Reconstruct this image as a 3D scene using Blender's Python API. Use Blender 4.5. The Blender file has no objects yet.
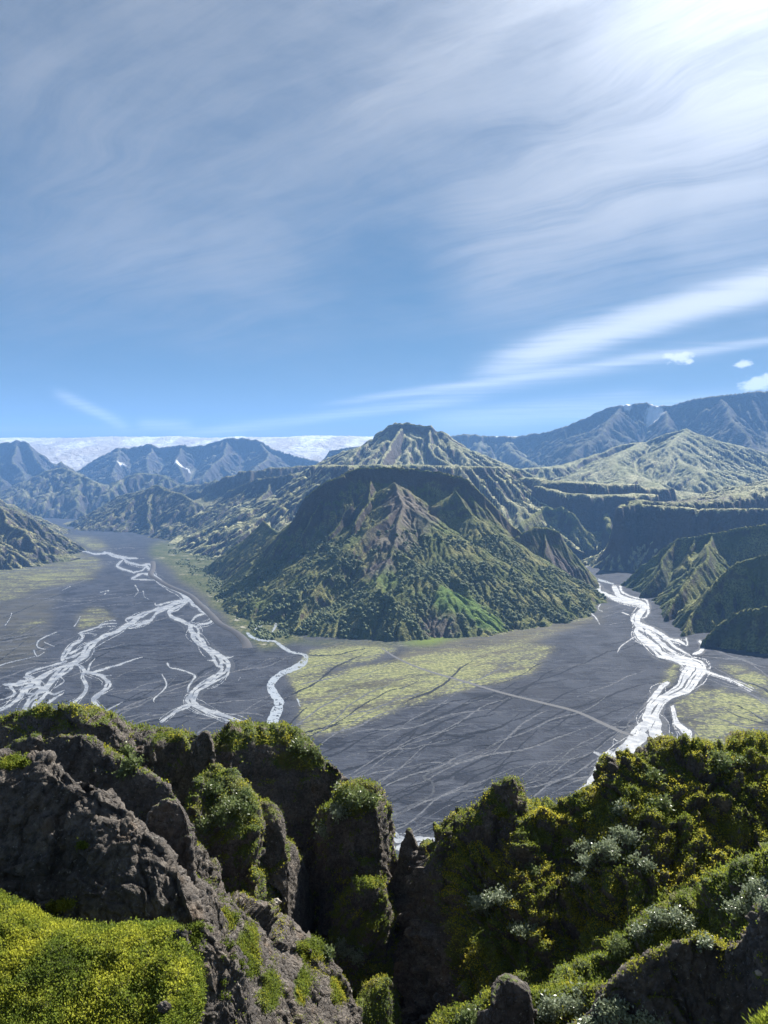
import bpy, math, numpy as np
from mathutils import Vector
C = bpy.context.scene.collection
W, H, F = 768, 1024, 774.0
EYE = 260.0
PITCH = math.radians(-2.36)            # true horizon falls on row 480
SUN_AZ, SUN_EL = math.radians(32), math.radians(41)   # azimuth to the right of forward
sd = np.array([math.sin(SUN_AZ)*math.cos(SUN_EL), math.cos(SUN_AZ)*math.cos(SUN_EL), math.sin(SUN_EL)])

# ---------------------------------------------------------------- view ray -> place in the world
def ray(px, py):
    px = np.asarray(px, float); py = np.asarray(py, float)
    a = (px-W/2)/F; b = -(py-H/2)/F
    y = math.cos(PITCH) - b*math.sin(PITCH); z = math.sin(PITCH) + b*math.cos(PITCH)
    return a/y, z/y                     # x per metre ahead, z per metre ahead
def at(px, py, D):
    a, k = ray(px, py); D = np.asarray(D, float)
    return np.stack([a*D, D*np.ones_like(a), EYE+k*D], -1)
def ground(px, py, z=0.0):
    a, k = ray(px, py); D = (z-EYE)/k
    return np.stack([a*D, D, np.full_like(D, z)], -1)
def topx(X, Y, Z):                      # world -> picture position
    c, s = math.cos(PITCH), math.sin(PITCH)
    f = Y*c + (Z-EYE)*s; u = -Y*s + (Z-EYE)*c
    return W/2 + F*X/f, H/2 - F*u/f

# ---------------------------------------------------------------- noise
_r = np.random.RandomState(7)
_P = _r.permutation(4096); _G3 = _r.normal(size=(4096, 3)); _G3 /= np.linalg.norm(_G3, axis=1)[:, None]
_J = _r.rand(4096, 3)
def _h(i, j, k): return _P[(_P[(_P[i & 4095]+j) & 4095]+k) & 4095]
_GX, _GY, _GZ = (np.ascontiguousarray(_G3[:, i]) for i in range(3))
def noise(x, y, z=0.0, seed=0):
    x, y, z = np.broadcast_arrays(np.asarray(x, float), np.asarray(y, float), np.asarray(z, float)); shp = x.shape
    x, y, z = x.ravel(), y.ravel(), z.ravel(); out = np.empty(x.size)
    for q in range(0, x.size, 16384):
        e = slice(q, q+16384); out[e] = _noise(x[e]+seed*17.3, y[e]+seed*5.1, z[e]+seed*3.7)
    return out.reshape(shp)
def _noise(x, y, z):
    i = np.floor(x); j = np.floor(y); k = np.floor(z); fx, fy, fz = x-i, y-j, z-k; i = i.astype(np.int32); j = j.astype(np.int32); k = k.astype(np.int32)
    s = lambda t: t*t*t*(t*(t*6-15)+10)
    u, v, w = s(fx), s(fy), s(fz); out = 0
    for a in (0, 1):
        hi = _P[(i+a) & 4095]+j; dx = fx-a; wx = u if a else 1-u
        for b in (0, 1):
            hj = _P[(hi+b) & 4095]+k; dy = fy-b; wxy = wx*(v if b else 1-v)
            for c in (0, 1):
                h = _P[(hj+c) & 4095]
                out = out+wxy*(w if c else 1-w)*(_GX[h]*dx+_GY[h]*dy+_GZ[h]*(fz-c))
    return out*1.6
def fbm(x, y, z=0.0, oct=4, seed=0, gain=.5, ridged=False):
    out, amp, f, tot = 0, 1.0, 1.0, 0
    for o in range(oct):
        n = noise(np.asarray(x)*f, np.asarray(y)*f, np.asarray(z)*f, seed+o*3)
        if ridged: n = 1-2*np.abs(n)
        out = out+amp*n; tot += amp; amp *= gain; f *= 2.03
    return out/tot
def voronoi(p, seed=0):                 # distance to nearest and second nearest cell point, and the cell's own random value
    q = np.floor(p).astype(np.int64); tilt = np.zeros(len(p)); f1 = np.full(len(p), 9.); f2 = f1.copy(); cid = np.zeros(len(p))
    for a in (-1, 0, 1):
        for b in (-1, 0, 1):
            for c in (-1, 0, 1):
                h = _h(q[:, 0]+a+seed*31, q[:, 1]+b, q[:, 2]+c)
                o = q+np.array([a, b, c])+_J[h]-p; d = np.sqrt((o*o).sum(1))
                n = d < f1; tilt = np.where(n, (o*_G3[h]).sum(1), tilt)
                f2 = np.where(n, f1, np.minimum(f2, d)); cid = np.where(n, h/4096., cid); f1 = np.where(n, d, f1)
    return f1, f2, cid, tilt

# ---------------------------------------------------------------- objects
def mesh_obj(name, V, Q, mat, attrs=None, smooth=True, parent=None, corner=4):
    V = np.asarray(V, np.float32); Q = np.asarray(Q, np.int32)
    m = bpy.data.meshes.new(name); m.vertices.add(len(V)); m.vertices.foreach_set('co', V.ravel())
    n = len(Q); m.loops.add(n*corner); m.loops.foreach_set('vertex_index', Q.ravel())
    m.polygons.add(n); m.polygons.foreach_set('loop_start', np.arange(n, dtype=np.int32)*corner)
    m.polygons.foreach_set('use_smooth', np.full(n, smooth))
    m.update(calc_edges=True)
    for k, v in (attrs or {}).items():
        m.attributes.new(k, 'FLOAT', 'POINT').data.foreach_set('value', np.asarray(v, np.float32).ravel())
    m.materials.append(mat); o = bpy.data.objects.new(name, m); C.objects.link(o)
    if parent: o.parent = parent
    return o
def tag(o, label=None, cat=None, kind=None, group=None):
    for k, v in (('label', label), ('category', cat), ('kind', kind), ('group', group)):
        if v: o[k] = v
    return o
def grid_quads(nr, nc, keep=None):
    i = np.arange(nr*nc).reshape(nr, nc)
    q = np.stack([i[:-1, :-1], i[:-1, 1:], i[1:, 1:], i[1:, :-1]], -1).reshape(-1, 4)
    return q if keep is None else q[keep.ravel()[q].any(1)]
def compact(V, Q, attrs):
    u, inv = np.unique(Q, return_inverse=True)
    return V[u], inv.reshape(Q.shape), {k: np.ravel(v)[u] for k, v in attrs.items()}
def spline(P, t):                       # Catmull-Rom through rows P at parameters t
    P = np.asarray(P, float); n = len(P); t = np.clip(t, 0, n-1-1e-9); i = t.astype(int); f = (t-i)
    f = f.reshape(f.shape+(1,)*(P.ndim-1))
    g = lambda k: P[np.clip(k, 0, n-1)]
    a, b, c, d = g(i-1), g(i), g(i+1), g(i+2)
    return .5*((2*b)+(c-a)*f+(2*a-5*b+4*c-d)*f*f+(3*b-a-3*c+d)*f**3)

# ---------------------------------------------------------------- materials
class NT:
    def __init__(s, tree): s.t = tree; s.t.nodes.clear()
    def n(s, typ, ins=None, **kw):
        nd = s.t.nodes.new(typ)
        for k, v in kw.items(): setattr(nd, k, v)
        for k, v in (ins or {}).items(): s.put(nd.inputs[k], v)
        return nd
    def put(s, sock, v):
        if isinstance(v, bpy.types.NodeSocket): s.t.links.new(v, sock)
        elif isinstance(v, bpy.types.Node): s.t.links.new(v.outputs[0], sock)
        elif isinstance(v, (tuple, list)) and len(v) == 3 and sock.type == 'RGBA': sock.default_value = (*v, 1)
        else: sock.default_value = v
    def m(s, op, a, b=0.0, c=None, clamp=False):
        nd = s.t.nodes.new('ShaderNodeMath'); nd.operation = op; nd.use_clamp = clamp
        s.put(nd.inputs[0], a); s.put(nd.inputs[1], b)
        if c is not None: s.put(nd.inputs[2], c)
        return nd.outputs[0]
    def v(s, op, a, b=None, out=0):
        nd = s.t.nodes.new('ShaderNodeVectorMath'); nd.operation = op; s.put(nd.inputs[0], a)
        if b is not None: s.put(nd.inputs['Scale' if op == 'SCALE' else 1], b)
        return nd.outputs[out]
    def mix(s, f, a, b, blend='MIX'):
        nd = s.t.nodes.new('ShaderNodeMix'); nd.data_type = 'RGBA'; nd.blend_type = blend
        s.put(nd.inputs['Factor'], f); s.put(nd.inputs[6], a); s.put(nd.inputs[7], b); return nd.outputs[2]
    def rng(s, x, a, b, c=0.0, d=1.0, smooth=True):
        nd = s.t.nodes.new('ShaderNodeMapRange'); nd.interpolation_type = 'SMOOTHSTEP' if smooth else 'LINEAR'
        for i, q in enumerate((x, a, b, c, d)): s.put(nd.inputs[i], q)
        return nd.outputs[0]
    def noise(s, vec, scale, detail=5, rough=.55, dist=0.0, out=0):
        nd = s.n('ShaderNodeTexNoise', {'Vector': vec, 'Scale': scale, 'Detail': detail, 'Roughness': rough, 'Distortion': dist})
        return nd.outputs[out]
    def vor(s, vec, scale, feature='F1', rand=1.0, out=0):
        nd = s.n('ShaderNodeTexVoronoi', {'Vector': vec, 'Scale': scale, 'Randomness': rand}, feature=feature); return nd.outputs[out]
    def attr(s, name): return s.n('ShaderNodeAttribute', attribute_name=name).outputs['Fac']
def material(name):
    m = bpy.data.materials.new(name); m.use_nodes = True; t = NT(m.node_tree)
    t.out = t.n('ShaderNodeOutputMaterial'); t.geo = t.n('ShaderNodeNewGeometry')
    t.pos = t.geo.outputs['Position']; t.nz = t.n('ShaderNodeSeparateXYZ', {0: t.geo.outputs['Normal']}).outputs[2]
    return m, t
def finish(t, col, rough=.9, height=None, bump=1.0, dist=1.0, spec=.3, extra=None):
    b = t.n('ShaderNodeBsdfPrincipled', {'Base Color': col, 'Roughness': rough, 'Specular IOR Level': spec})
    if height is not None:
        bp = t.n('ShaderNodeBump', {'Height': height, 'Strength': bump, 'Distance': dist}); t.put(b.inputs['Normal'], bp)
    for k, v in (extra or {}).items(): t.put(b.inputs[k], v)
    t.put(t.out.inputs[0], b); return b
HAZE, EXPO, SKYSAT, SKYVAL = 5.5e-5, 1.62, 1.3, .185
# ================================================================ materials of the far land
def mountain_material(name, grass, dry, rock, size, green_low=.62, patch=.5):
    """size: metres of one clump; grass on the gentle ground, rock where it is steep, both broken up by noise"""
    m, t = material(name)
    n1 = t.noise(t.pos, 1/(size*9), 5, .6); n2 = t.noise(t.pos, 1/(size*1.6), 5, .62); n3 = t.noise(t.pos, 1/(size*.35), 3, .6)
    steep = t.m('ADD', t.m('ADD', t.nz, t.m('MULTIPLY', t.m('SUBTRACT', n2, .5), .55)), t.m('MULTIPLY', t.m('SUBTRACT', n1, .5), .5))
    g = t.rng(steep, green_low-.09, green_low+.12)
    veg = t.mix(t.rng(n1, .38, .62), grass, dry)
    veg = t.mix(t.rng(n3, .35, .7), veg, tuple(c*.45 for c in grass))
    rk = t.mix(t.rng(n3, .3, .7), rock, tuple(c*1.9 for c in rock))
    rk = t.mix(t.m('MULTIPLY', t.rng(n1, .5, .6), .6), rk, (rock[0]*1.6, rock[1]*1.25, rock[2]*1.1))
    col = t.mix(g, rk, veg)
    col = t.mix(t.m('MULTIPLY', t.attr('scree'), .9), col, t.mix(n2, (.075, .062, .06), (.15, .125, .12)))
    col = t.mix(t.attr('green'), col, t.mix(t.rng(n2, .35, .65), (.05, .095, .02), (.12, .18, .04)))
    wd = t.m('MULTIPLY', t.attr('wood'), t.rng(n2, .32, .46))
    col = t.mix(wd, col, t.mix(n3, (.035, .05, .02), (.10, .12, .05)))
    col = t.mix(t.attr('snow'), col, (.75, .77, .8))
    hgt = t.m('ADD', t.m('MULTIPLY', n2, size*.8), t.m('MULTIPLY', n3, size*.4))
    finish(t, col, .95, hgt, 1.0, 1.0, .1)
    return m
M_mid = mountain_material('scrubby_slope', (.10, .125, .035), (.22, .21, .085), (.055, .048, .04), 7, .52)
M_right = mountain_material('mossy_crag_slope', (.10, .125, .035), (.21, .21, .075), (.04, .036, .03), 10, .46)
M_far = mountain_material('far_heath_slope', (.11, .12, .055), (.23, .22, .12), (.045, .042, .04), 20, .72)
M_plateau = mountain_material('heath_plateau', (.24, .25, .12), (.40, .385, .23), (.05, .045, .042), 16, .68)
M_vfar = mountain_material('distant_rock', (.085, .095, .06), (.17, .165, .12), (.035, .034, .035), 32, .78)
M_range = mountain_material('dark_range', (.06, .07, .035), (.12, .115, .07), (.028, .028, .03), 30, .78)

# ================================================================ mountains: ridge skeletons, then rain
def ridged_mass(name, label, ridges, mat, cell, bounds=None, warp=12, gully=(90, 14), erosion=(6000, 40), profile=(60, 45, .42),
                fine=(12, 2.5), far=False, paint=None, seed=1, floor=-2.0, cat='mountain'):
    """ridges: lists of (px, py, distance[, flat half width]); profile: (cliff height, cliff scale, talus slope)"""
    R = []
    for r in ridges:
        pr = r[-1] if isinstance(r[-1], dict) else {}; pts = [q for q in r if not isinstance(q, dict)]
        P = np.array([at(q[0], q[1], q[2]) for q in pts]); wd = np.array([q[3] if len(q) > 3 else 0. for q in pts])
        R.append((P, wd, pr.get('p', profile)))
    allP = np.concatenate([r[0] for r in R]); mz = max(50, allP[:, 2].max())
    reach = mz/profile[2]*1.1
    x0, x1, y0, y1 = bounds or (allP[:, 0].min()-reach, allP[:, 0].max()+reach, allP[:, 1].min()-reach, allP[:, 1].max()+reach)
    xs = np.arange(x0, x1, cell); ys = np.arange(y0, y1, cell); X, Y = np.meshgrid(xs, ys)
    wx = X+warp*fbm(X/(warp*7), Y/(warp*7), 0, 3, seed); wy = Y+warp*fbm(X/(warp*7), Y/(warp*7), 5, 3, seed+9)
    brd = fbm(X/(gully[0]*6), Y/(gully[0]*6), 2, 2, seed+33); Hh = np.full(X.shape, -1e3); S = np.zeros(X.shape); Dm = np.zeros(X.shape); s0 = 0
    for P, wd, (ch, cs, ts) in R:
        for a in range(len(P)-1):
            p, q = P[a], P[a+1]; dx, dy = q[0]-p[0], q[1]-p[1]; L2 = dx*dx+dy*dy+1e-6; L = math.sqrt(L2)
            tt = np.clip(((wx-p[0])*dx+(wy-p[1])*dy)/L2, 0, 1)
            d = np.hypot(wx-p[0]-tt*dx, wy-p[1]-tt*dy); d2 = np.maximum(0, d-(wd[a]+(wd[a+1]-wd[a])*tt))
            s = s0+tt*L+.35*d
            g = fbm(s/gully[0], d2/(gully[0]*5), 0, 4, seed+4, .55, True)*gully[1]*np.clip(d2/(gully[0]*.8), 0, 1)*np.clip(.75+1.6*brd, .12, 1.8)
            z = p[2]+(q[2]-p[2])*tt-ch*(1-np.exp(-d2/cs))-ts*d2+g
            n = z > Hh; Hh = np.where(n, z, Hh); Dm = np.where(n, d2, Dm)
            s0 += L
        s0 += 777
    Hh = Hh+fine[1]*fbm(X/fine[0], Y/fine[0], 0, 4, seed+2, .6)*np.clip(.6+1.5*brd, .15, 1.5)+fine[1]*3*fbm(X/(fine[0]*6), Y/(fine[0]*6), 3, 3, seed+5, .5, True)*np.clip(Dm/40, .15, 1)
    if erosion: Hh = erode(Hh, cell, erosion[0], erosion[1], seed)
    gx, gy = np.gradient(Hh, cell)[1], np.gradient(Hh, cell)[0]; slope = np.hypot(gx, gy)
    V = np.stack([X, Y, Hh], -1).reshape(-1, 3)
    A = {k: np.zeros(len(V)) for k in ('scree', 'green', 'wood', 'snow')}
    if paint: paint(V, slope.ravel(), A)
    Q = grid_quads(len(ys), len(xs), Hh > floor); Q = Q[:, ::1]
    V, Q, A = compact(V, Q, A)
    o = mesh_obj(name, V, Q, mat, A); tag(o, label, cat, 'structure'); return o

def erode(h, cell, n, steps, seed, rounds=8):
    rs = np.random.RandomState(seed+100); h = (h/cell).copy(); ny, nx = h.shape
    for rd in range(rounds):
        px = rs.rand(n)*(nx-3)+1; py = rs.rand(n)*(ny-3)+1; dx = np.zeros(n); dy = np.zeros(n); sp = np.ones(n); wt = np.ones(n); sed = np.zeros(n)
        for st in range(steps):
            i = px.astype(int); j = py.astype(int); u = px-i; v = py-j
            a, b, c, d = h[j, i], h[j, i+1], h[j+1, i], h[j+1, i+1]
            gx = (b-a)*(1-v)+(d-c)*v; gy = (c-a)*(1-u)+(d-b)*u
            hh = a*(1-u)*(1-v)+b*u*(1-v)+c*(1-u)*v+d*u*v
            dx = dx*.15-gx*.85; dy = dy*.15-gy*.85; L = np.hypot(dx, dy)+1e-9; dx /= L; dy /= L
            npx = np.clip(px+dx, 1, nx-2.01); npy = np.clip(py+dy, 1, ny-2.01)
            i2 = npx.astype(int); j2 = npy.astype(int); u2 = npx-i2; v2 = npy-j2
            h2 = h[j2, i2]*(1-u2)*(1-v2)+h[j2, i2+1]*u2*(1-v2)+h[j2+1, i2]*(1-u2)*v2+h[j2+1, i2+1]*u2*v2
            dh = h2-hh; cap = np.maximum(-dh, .01)*sp*wt*5
            dep = np.where(dh > 0, np.minimum(dh, sed), np.where(sed > cap, (sed-cap)*.25, -np.minimum((cap-sed)*.25, -dh*.6)))
            dep = np.where((px <= 1.01) | (py <= 1.01) | (px >= nx-2.1) | (py >= ny-2.1), 0, dep)
            k = j*nx+i; tot = 0
            for (o, w) in ((0, (1-u)*(1-v)), (1, u*(1-v)), (nx, (1-u)*v), (nx+1, u*v)):
                tot = tot+np.bincount(k+o, dep*w, ny*nx)
            h += np.clip(tot, -.12, .05).reshape(ny, nx)
            sed = sed-dep; sp = np.sqrt(np.clip(sp*sp-dh*.4, .05, 9)); wt *= .98; px, py = npx, npy
    return h*cell
def blob(V, px, py, D, r, soft=.5, sy=1.0):      # 0..1 patch round a place on the land, metres
    p = at(px, py, D); d = np.hypot(V[:, 0]-p[0], (V[:, 1]-p[1])/sy)/r
    d = d+.35*fbm(V[:, 0]/(r*.35), V[:, 1]/(r*.35), 0, 3, 3)
    return np.clip((1-d)/soft, 0, 1)

# ---- the mountain in the middle of the valley
def paint_mid(V, sl, A):
    X, Y = topx(V[:, 0], V[:, 1], V[:, 2])
    n = fbm(V[:, 0]/40, V[:, 1]/40, 0, 4, 8)
    A['scree'] = np.clip(np.maximum.reduce([blob(V, 410, 515, 1700, 75, .4, 1.6)*.9, blob(V, 393, 548, 1560, 70)*.8, blob(V, 565, 592, 1830, 60),
                     blob(V, 438, 628, 1290, 42)*.9, blob(V, 380, 590, 1470, 40)]), 0, 1)
    A['green'] = np.clip(np.maximum.reduce([blob(V, 460, 612, 1365, 62, .4, .9), blob(V, 484, 624, 1330, 50, .4, .7), blob(V, 385, 600, 1430, 50, .6)*.45, blob(V, 432, 530, 1650, 60, .6)*.25]), 0, 1)
    low = np.clip((95-V[:, 2]+60*n)/50, 0, 1)
    A['wood'] = low*np.clip((.95-sl)/.3, 0, 1)*np.clip(n*5+.6, 0, 1)*(1-A['green'])*(1-A['scree'])
    A['wood'] = np.maximum(A['wood'], .8*np.clip(n*4, 0, 1)*np.clip((180-V[:, 2])/50, 0, 1)*(1-A['scree'])*(1-A['green']))
mid = ridged_mass('mountain', 'scrub covered dark mountain standing alone in the middle of the grey gravel valley', [
    [(340, 474, 1830), (358, 467, 1860), (384, 466, 1880), (410, 467, 1880), (440, 471, 1880), (460, 476, 1860), (466, 480, 1850), {'p': (34, 14, 1.02)}],
    [(345, 474, 1830), (326, 480, 1800), (307, 494, 1790), (298, 508, 1780), (290, 524, 1770), {'p': (60, 22, 1.0)}],
    [(290, 524, 1780), (268, 546, 1850), (250, 558, 1900), (240, 566, 1940), {'p': (8, 16, 1.2)}],
    [(394, 482, 1790), (399, 493, 1740), (403, 503, 1690), (398, 522, 1600), (394, 543, 1530), (391, 556, 1490), (376, 584, 1400), (362, 600, 1360), {'p': (10, 14, .62)}],
    [(402, 504, 1690), (372, 526, 1590), (350, 550, 1520), (325, 578, 1440), (302, 606, 1370), (294, 626, 1310), {'p': (12, 12, 1.15)}],
    [(350, 503, 1760), (333, 530, 1690), (308, 562, 1600), (292, 588, 1560), {'p': (20, 14, 1.1)}], [(320, 500, 1780), (302, 535, 1720), (280, 572, 1690), {'p': (20, 14, 1.15)}], [(372, 480, 1800), (368, 500, 1740), (355, 522, 1660), {'p': (30, 15, .9)}],
    [(404, 505, 1690), (430, 520, 1640), (455, 538, 1600), (475, 558, 1570), (500, 578, 1540), (530, 594, 1560), (552, 602, 1590), {'p': (8, 14, .52)}],
    [(394, 546, 1530), (415, 564, 1460), (440, 584, 1400), (468, 600, 1370), (498, 612, 1370), {'p': (6, 14, .52)}],
    [(430, 522, 1640), (440, 550, 1540), (455, 575, 1470), {'p': (8, 14, .7)}], [(455, 490, 1800), (470, 512, 1760), (485, 534, 1720), (505, 556, 1690), (525, 575, 1680), {'p': (12, 16, .62)}],
    [(466, 478, 1850), (481, 492, 1850), (497, 508, 1860), (512, 524, 1880), (523, 534, 1890), {'p': (50, 20, .9)}],
    [(500, 545, 1780), (533, 526, 1880), (548, 527, 1900), (560, 531, 1910), (567, 546, 1930), (576, 564, 1930), (582, 576, 1920), {'p': (30, 12, 1.1)}],
    [(545, 530, 1900), (545, 552, 1800), (558, 568, 1760), (568, 580, 1740), (576, 592, 1720), {'p': (24, 10, 1.0)}],
    [(362, 602, 1360), (378, 590, 1335), (393, 596, 1315), {'p': (12, 10, .7)}], [(424, 600, 1390), (432, 588, 1385), (438, 591, 1370), (443, 612, 1335), {'p': (26, 5, 1.0)}],
    [(436, 592, 1385), (452, 603, 1370), (470, 613, 1355), (486, 621, 1340), {'p': (4, 10, .62)}],
    [(316, 614, 1345, 5), (335, 616, 1330, 10), (365, 614, 1330, 15), (400, 614, 1330, 8), {'p': (4, 20, .50)}],
    [(300, 515, 1900), (278, 532, 2050), (263, 520, 2250), (256, 530, 2280), (244, 545, 2330), (234, 552, 2400), {'p': (14, 16, .8)}],
    ], M_mid, 2.4, (-520, 520, 1190, 2750), warp=8, gully=(34, 9), erosion=(12000, 45), profile=(20, 20, .8), fine=(12, 2.6), paint=paint_mid, seed=3)

# ---- pointed peak behind it and the heath shelf it stands on
ridged_mass('mountain', 'pointed craggy peak with pale heath flanks rising behind the middle mountain', [
    [(330, 466, 3700), (345, 458, 3850), (358, 449, 3950), (368, 442, 4000), (374, 434, 4000), (384, 427, 4000), (392, 422, 4000), (400, 421, 4000), (409, 421, 4000), (416, 423, 4000), (422, 424, 4000), (430, 424, 4000), (437, 430, 4000), (442, 429, 4000), (448, 434, 4000), (458, 440, 4000), (470, 448, 4050), (485, 455, 4100), {'p': (60, 30, .44)}],
    [(404, 424, 4000), (392, 438, 3800), (384, 452, 3600), (380, 462, 3400)], [(430, 427, 4000), (428, 442, 3800), (436, 455, 3600), (450, 462, 3400)],
    [(318, 470, 3500, 60), (345, 466, 3300, 150), (390, 466, 3100, 260), (440, 467, 3100, 260), (470, 470, 3200, 200), {'p': (60, 60, .5)}],
    ], M_plateau, 8, (-900, 900, 2500, 4700), warp=30, gully=(130, 20), erosion=(9000, 50), profile=(80, 60, .5), fine=(40, 6), seed=5)

# ---- right hand side, near to far
def paint_right(V, sl, A):
    n = fbm(V[:, 0]/45, V[:, 1]/45, 0, 4, 12); A['wood'] = .7*np.clip(n*4, 0, 1)*np.clip((170-V[:, 2])/50, 0, 1)
    A['green'] = np.clip(blob(V, 640, 560, 1850, 90, .6)*.3, 0, 1)
ridged_mass('hill', 'steep shaded hillside with moss lit spurs dropping to the outer river bend', [
    [(622, 584, 1900), (640, 568, 1880), (660, 550, 1880), (676, 538, 1880), (695, 536, 1850), (714, 533, 1830), (740, 528, 1820), (768, 524, 1800), (820, 510, 1800), (900, 490, 1800), {'p': (28, 20, .85)}],
    [(676, 540, 1880), (662, 566, 1760), (640, 590, 1700)], [(695, 538, 1850), (690, 566, 1700), (670, 590, 1600), {'p': (40, 14, .7)}],
    [(714, 535, 1830), (700, 560, 1620), (682, 590, 1480), (668, 612, 1420), {'p': (26, 16, .85)}],
    [(900, 500, 1450), (830, 525, 1430), (768, 553, 1420), (745, 560, 1410), (725, 572, 1400), (705, 590, 1370), (690, 612, 1330), (680, 630, 1290), {'p': (30, 20, .85)}],
    [(900, 560, 1180), (830, 580, 1180), (768, 602, 1190), (740, 610, 1200), (722, 624, 1200), (708, 640, 1190), {'p': (30, 14, .95)}],
    ], M_right, 3.2, (330, 1200, 950, 2150), warp=26, gully=(60, 14), erosion=(7000, 45), profile=(34, 14, .75), fine=(16, 4.5), paint=paint_right, seed=7)
ridged_mass('hill', 'dark canyon wall with a purple brown heath shelf on top beside the river mouth', [
    [(620, 506, 2300, 10), (640, 500, 2400, 40), (668, 502, 2450, 60), (700, 501, 2500, 90), (768, 486, 2900, 160), (850, 470, 3100, 200), {'p': (150, 26, .5)}],
    [(640, 503, 2350, 10), (700, 508, 2250, 20), (768, 508, 2200, 20), (850, 500, 2200, 60), {'p': (110, 30, .5)}],
    ], M_plateau, 6, (500, 1900, 1950, 3600), warp=25, gully=(70, 20), erosion=(20000, 40), profile=(140, 30, .5), fine=(30, 4), seed=9,
    paint=lambda V, s, A: A.__setitem__('scree', np.clip(np.maximum(blob(V, 700, 498, 2500, 260)*.8, 0), 0, 1)*(s < .5)))
ridged_mass('hill', 'broad pale heath hill with a dark canyon edge above the upper river', [
    [(500, 470, 4300, 60), (540, 468, 4300, 100), (568, 465, 4400, 60), (599, 453, 4600), (620, 444, 4700), (646, 441, 4700), (664, 433, 4700), (685, 428, 4700), (694, 432, 4700), (706, 446, 4600), (716, 463, 4400), {'p': (30, 50, .5)}],
    [(685, 429, 4700), (670, 445, 4350), (680, 462, 4050), (700, 470, 3800), {'p': (10, 60, .36)}], [(640, 442, 4700), (610, 460, 4200), (630, 475, 3800), (660, 484, 3500), {'p': (10, 60, .3)}],
    [(497, 478, 3100, 20), (530, 478, 3100, 60), (560, 482, 3100, 150), (600, 484, 3100, 160), (640, 488, 3100, 120), {'p': (170, 45, .5)}],
    [(536, 486, 2900, 20), (570, 494, 2800, 25), (600, 495, 2800, 30), (640, 494, 2850, 60), {'p': (150, 45, .5)}],
    ], M_plateau, 8, (250, 2300, 2350, 5300), warp=40, gully=(150, 16), erosion=(10000, 45), profile=(120, 60, .45), fine=(45, 5), seed=11)
ridged_mass('hill', 'blue shadowed gorge spur behind the bend of the upper river', [
    [(520, 520, 2500), (545, 505, 2700), (565, 505, 2700), (575, 512, 2650), {'p': (40, 40, .7)}],
    [(608, 512, 2750, 10), (612, 530, 2500), (604, 545, 2400), {'p': (60, 30, .9)}],
    [(590, 507, 2900, 10), (583, 520, 2800), (577, 532, 2750), {'p': (25, 25, .7)}]
    ], M_right, 7, (250, 1000, 2250, 3100), warp=20, gully=(60, 14), erosion=(8000, 40), fine=(20, 3), seed=12)
def paint_range(V, sl, A):
    A['snow'] = np.clip(np.maximum.reduce([blob(V, 655, 405, 6800, 80, .25, 2), blob(V, 598, 416, 6800, 38, .25), blob(V, 628, 405, 7000, 40, .25)]), 0, 1)
ridged_mass('mountain', 'long high blue mountain range with small snow patches and a flat summit', [
    [(500, 440, 7600), (530, 434, 7400), (550, 430, 7200), (568, 425, 7000), (590, 414, 7000), (605, 408, 7000), (620, 404, 7000), (632, 403, 7000), (645, 402, 7000), (655, 405, 6900), (665, 405, 6800), (680, 401, 6700), (700, 397, 6600), (720, 394, 6500), (750, 391, 6400), (768, 390, 6400), (830, 384, 6300), (920, 380, 6200), (1050, 380, 6200), {'p': (210, 190, .42)}],
    [(720, 396, 6500), (735, 420, 5900), (750, 445, 5400), (768, 452, 5000), {'p': (50, 60, .5)}], [(830, 388, 6300), (810, 420, 5500), (790, 450, 4800), (768, 468, 4300), {'p': (50, 60, .45)}],
    [(620, 406, 7000), (600, 432, 6300), (570, 455, 5800), {'p': (40, 60, .5)}], [(665, 407, 6800), (668, 425, 6200), (690, 440, 5700)],
    ], M_range, 14, (600, 5200, 3900, 9000), warp=60, gully=(230, 60), erosion=(18000, 45), profile=(120, 120, .45), fine=(90, 12), paint=paint_range, seed=13)
ridged_mass('mountain', 'low blue notched ridge under the ice cap beside the pointed peak', [
    [(440, 436, 7600, 60), (470, 434, 7600, 60), (500, 436, 7500, 60), (530, 437, 7500, 60), {'p': (150, 100, .5)}], [(505, 440, 7400), (520, 455, 6500), (545, 466, 5800)], [(480, 440, 7400), (478, 452, 6700), (500, 465, 6000)],
    ], M_far, 16, (300, 1900, 5000, 8600), warp=60, gully=(160, 50), erosion=(9000, 40), profile=(60, 100, .5), fine=(90, 12), seed=14)

# ---- left hand side
ridged_mass('hill', 'green brown hillside sloping to the wide river at the left edge of the view', [
    [(-120, 470, 2700), (-40, 488, 2700), (0, 505, 2750), (15, 509, 2800), (30, 517, 2850), (45, 528, 2880), (52, 538, 2880), {'p': (10, 30, .62)}],
    [(0, 508, 2750), (12, 524, 2550), (25, 530, 2500), (34, 542, 2450), {'p': (12, 20, .6)}], [(-60, 520, 2350), (-20, 530, 2350), (4, 546, 2400), {'p': (10, 20, .55)}],
    ], M_far, 5, (-2000, -1000, 2000, 3400), warp=20, gully=(60, 12), erosion=(15000, 40), profile=(10, 30, .42), fine=(22, 3), seed=15)
ridged_mass('hill', 'dark knobbly hills at the far end of the left gravel plain', [
    [(-40, 486, 3600), (0, 498, 3700), (6, 503, 3800), (14, 503, 3900), (24, 512, 4000), {'p': (20, 40, .5)}], [(18, 511, 3900), (24, 511, 3900), (30, 516, 3900)],
    ], M_far, 8, (-2600, -1300, 3000, 4600), warp=20, gully=(80, 14), erosion=(6000, 40), profile=(20, 40, .45), fine=(30, 4), seed=16)
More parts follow.
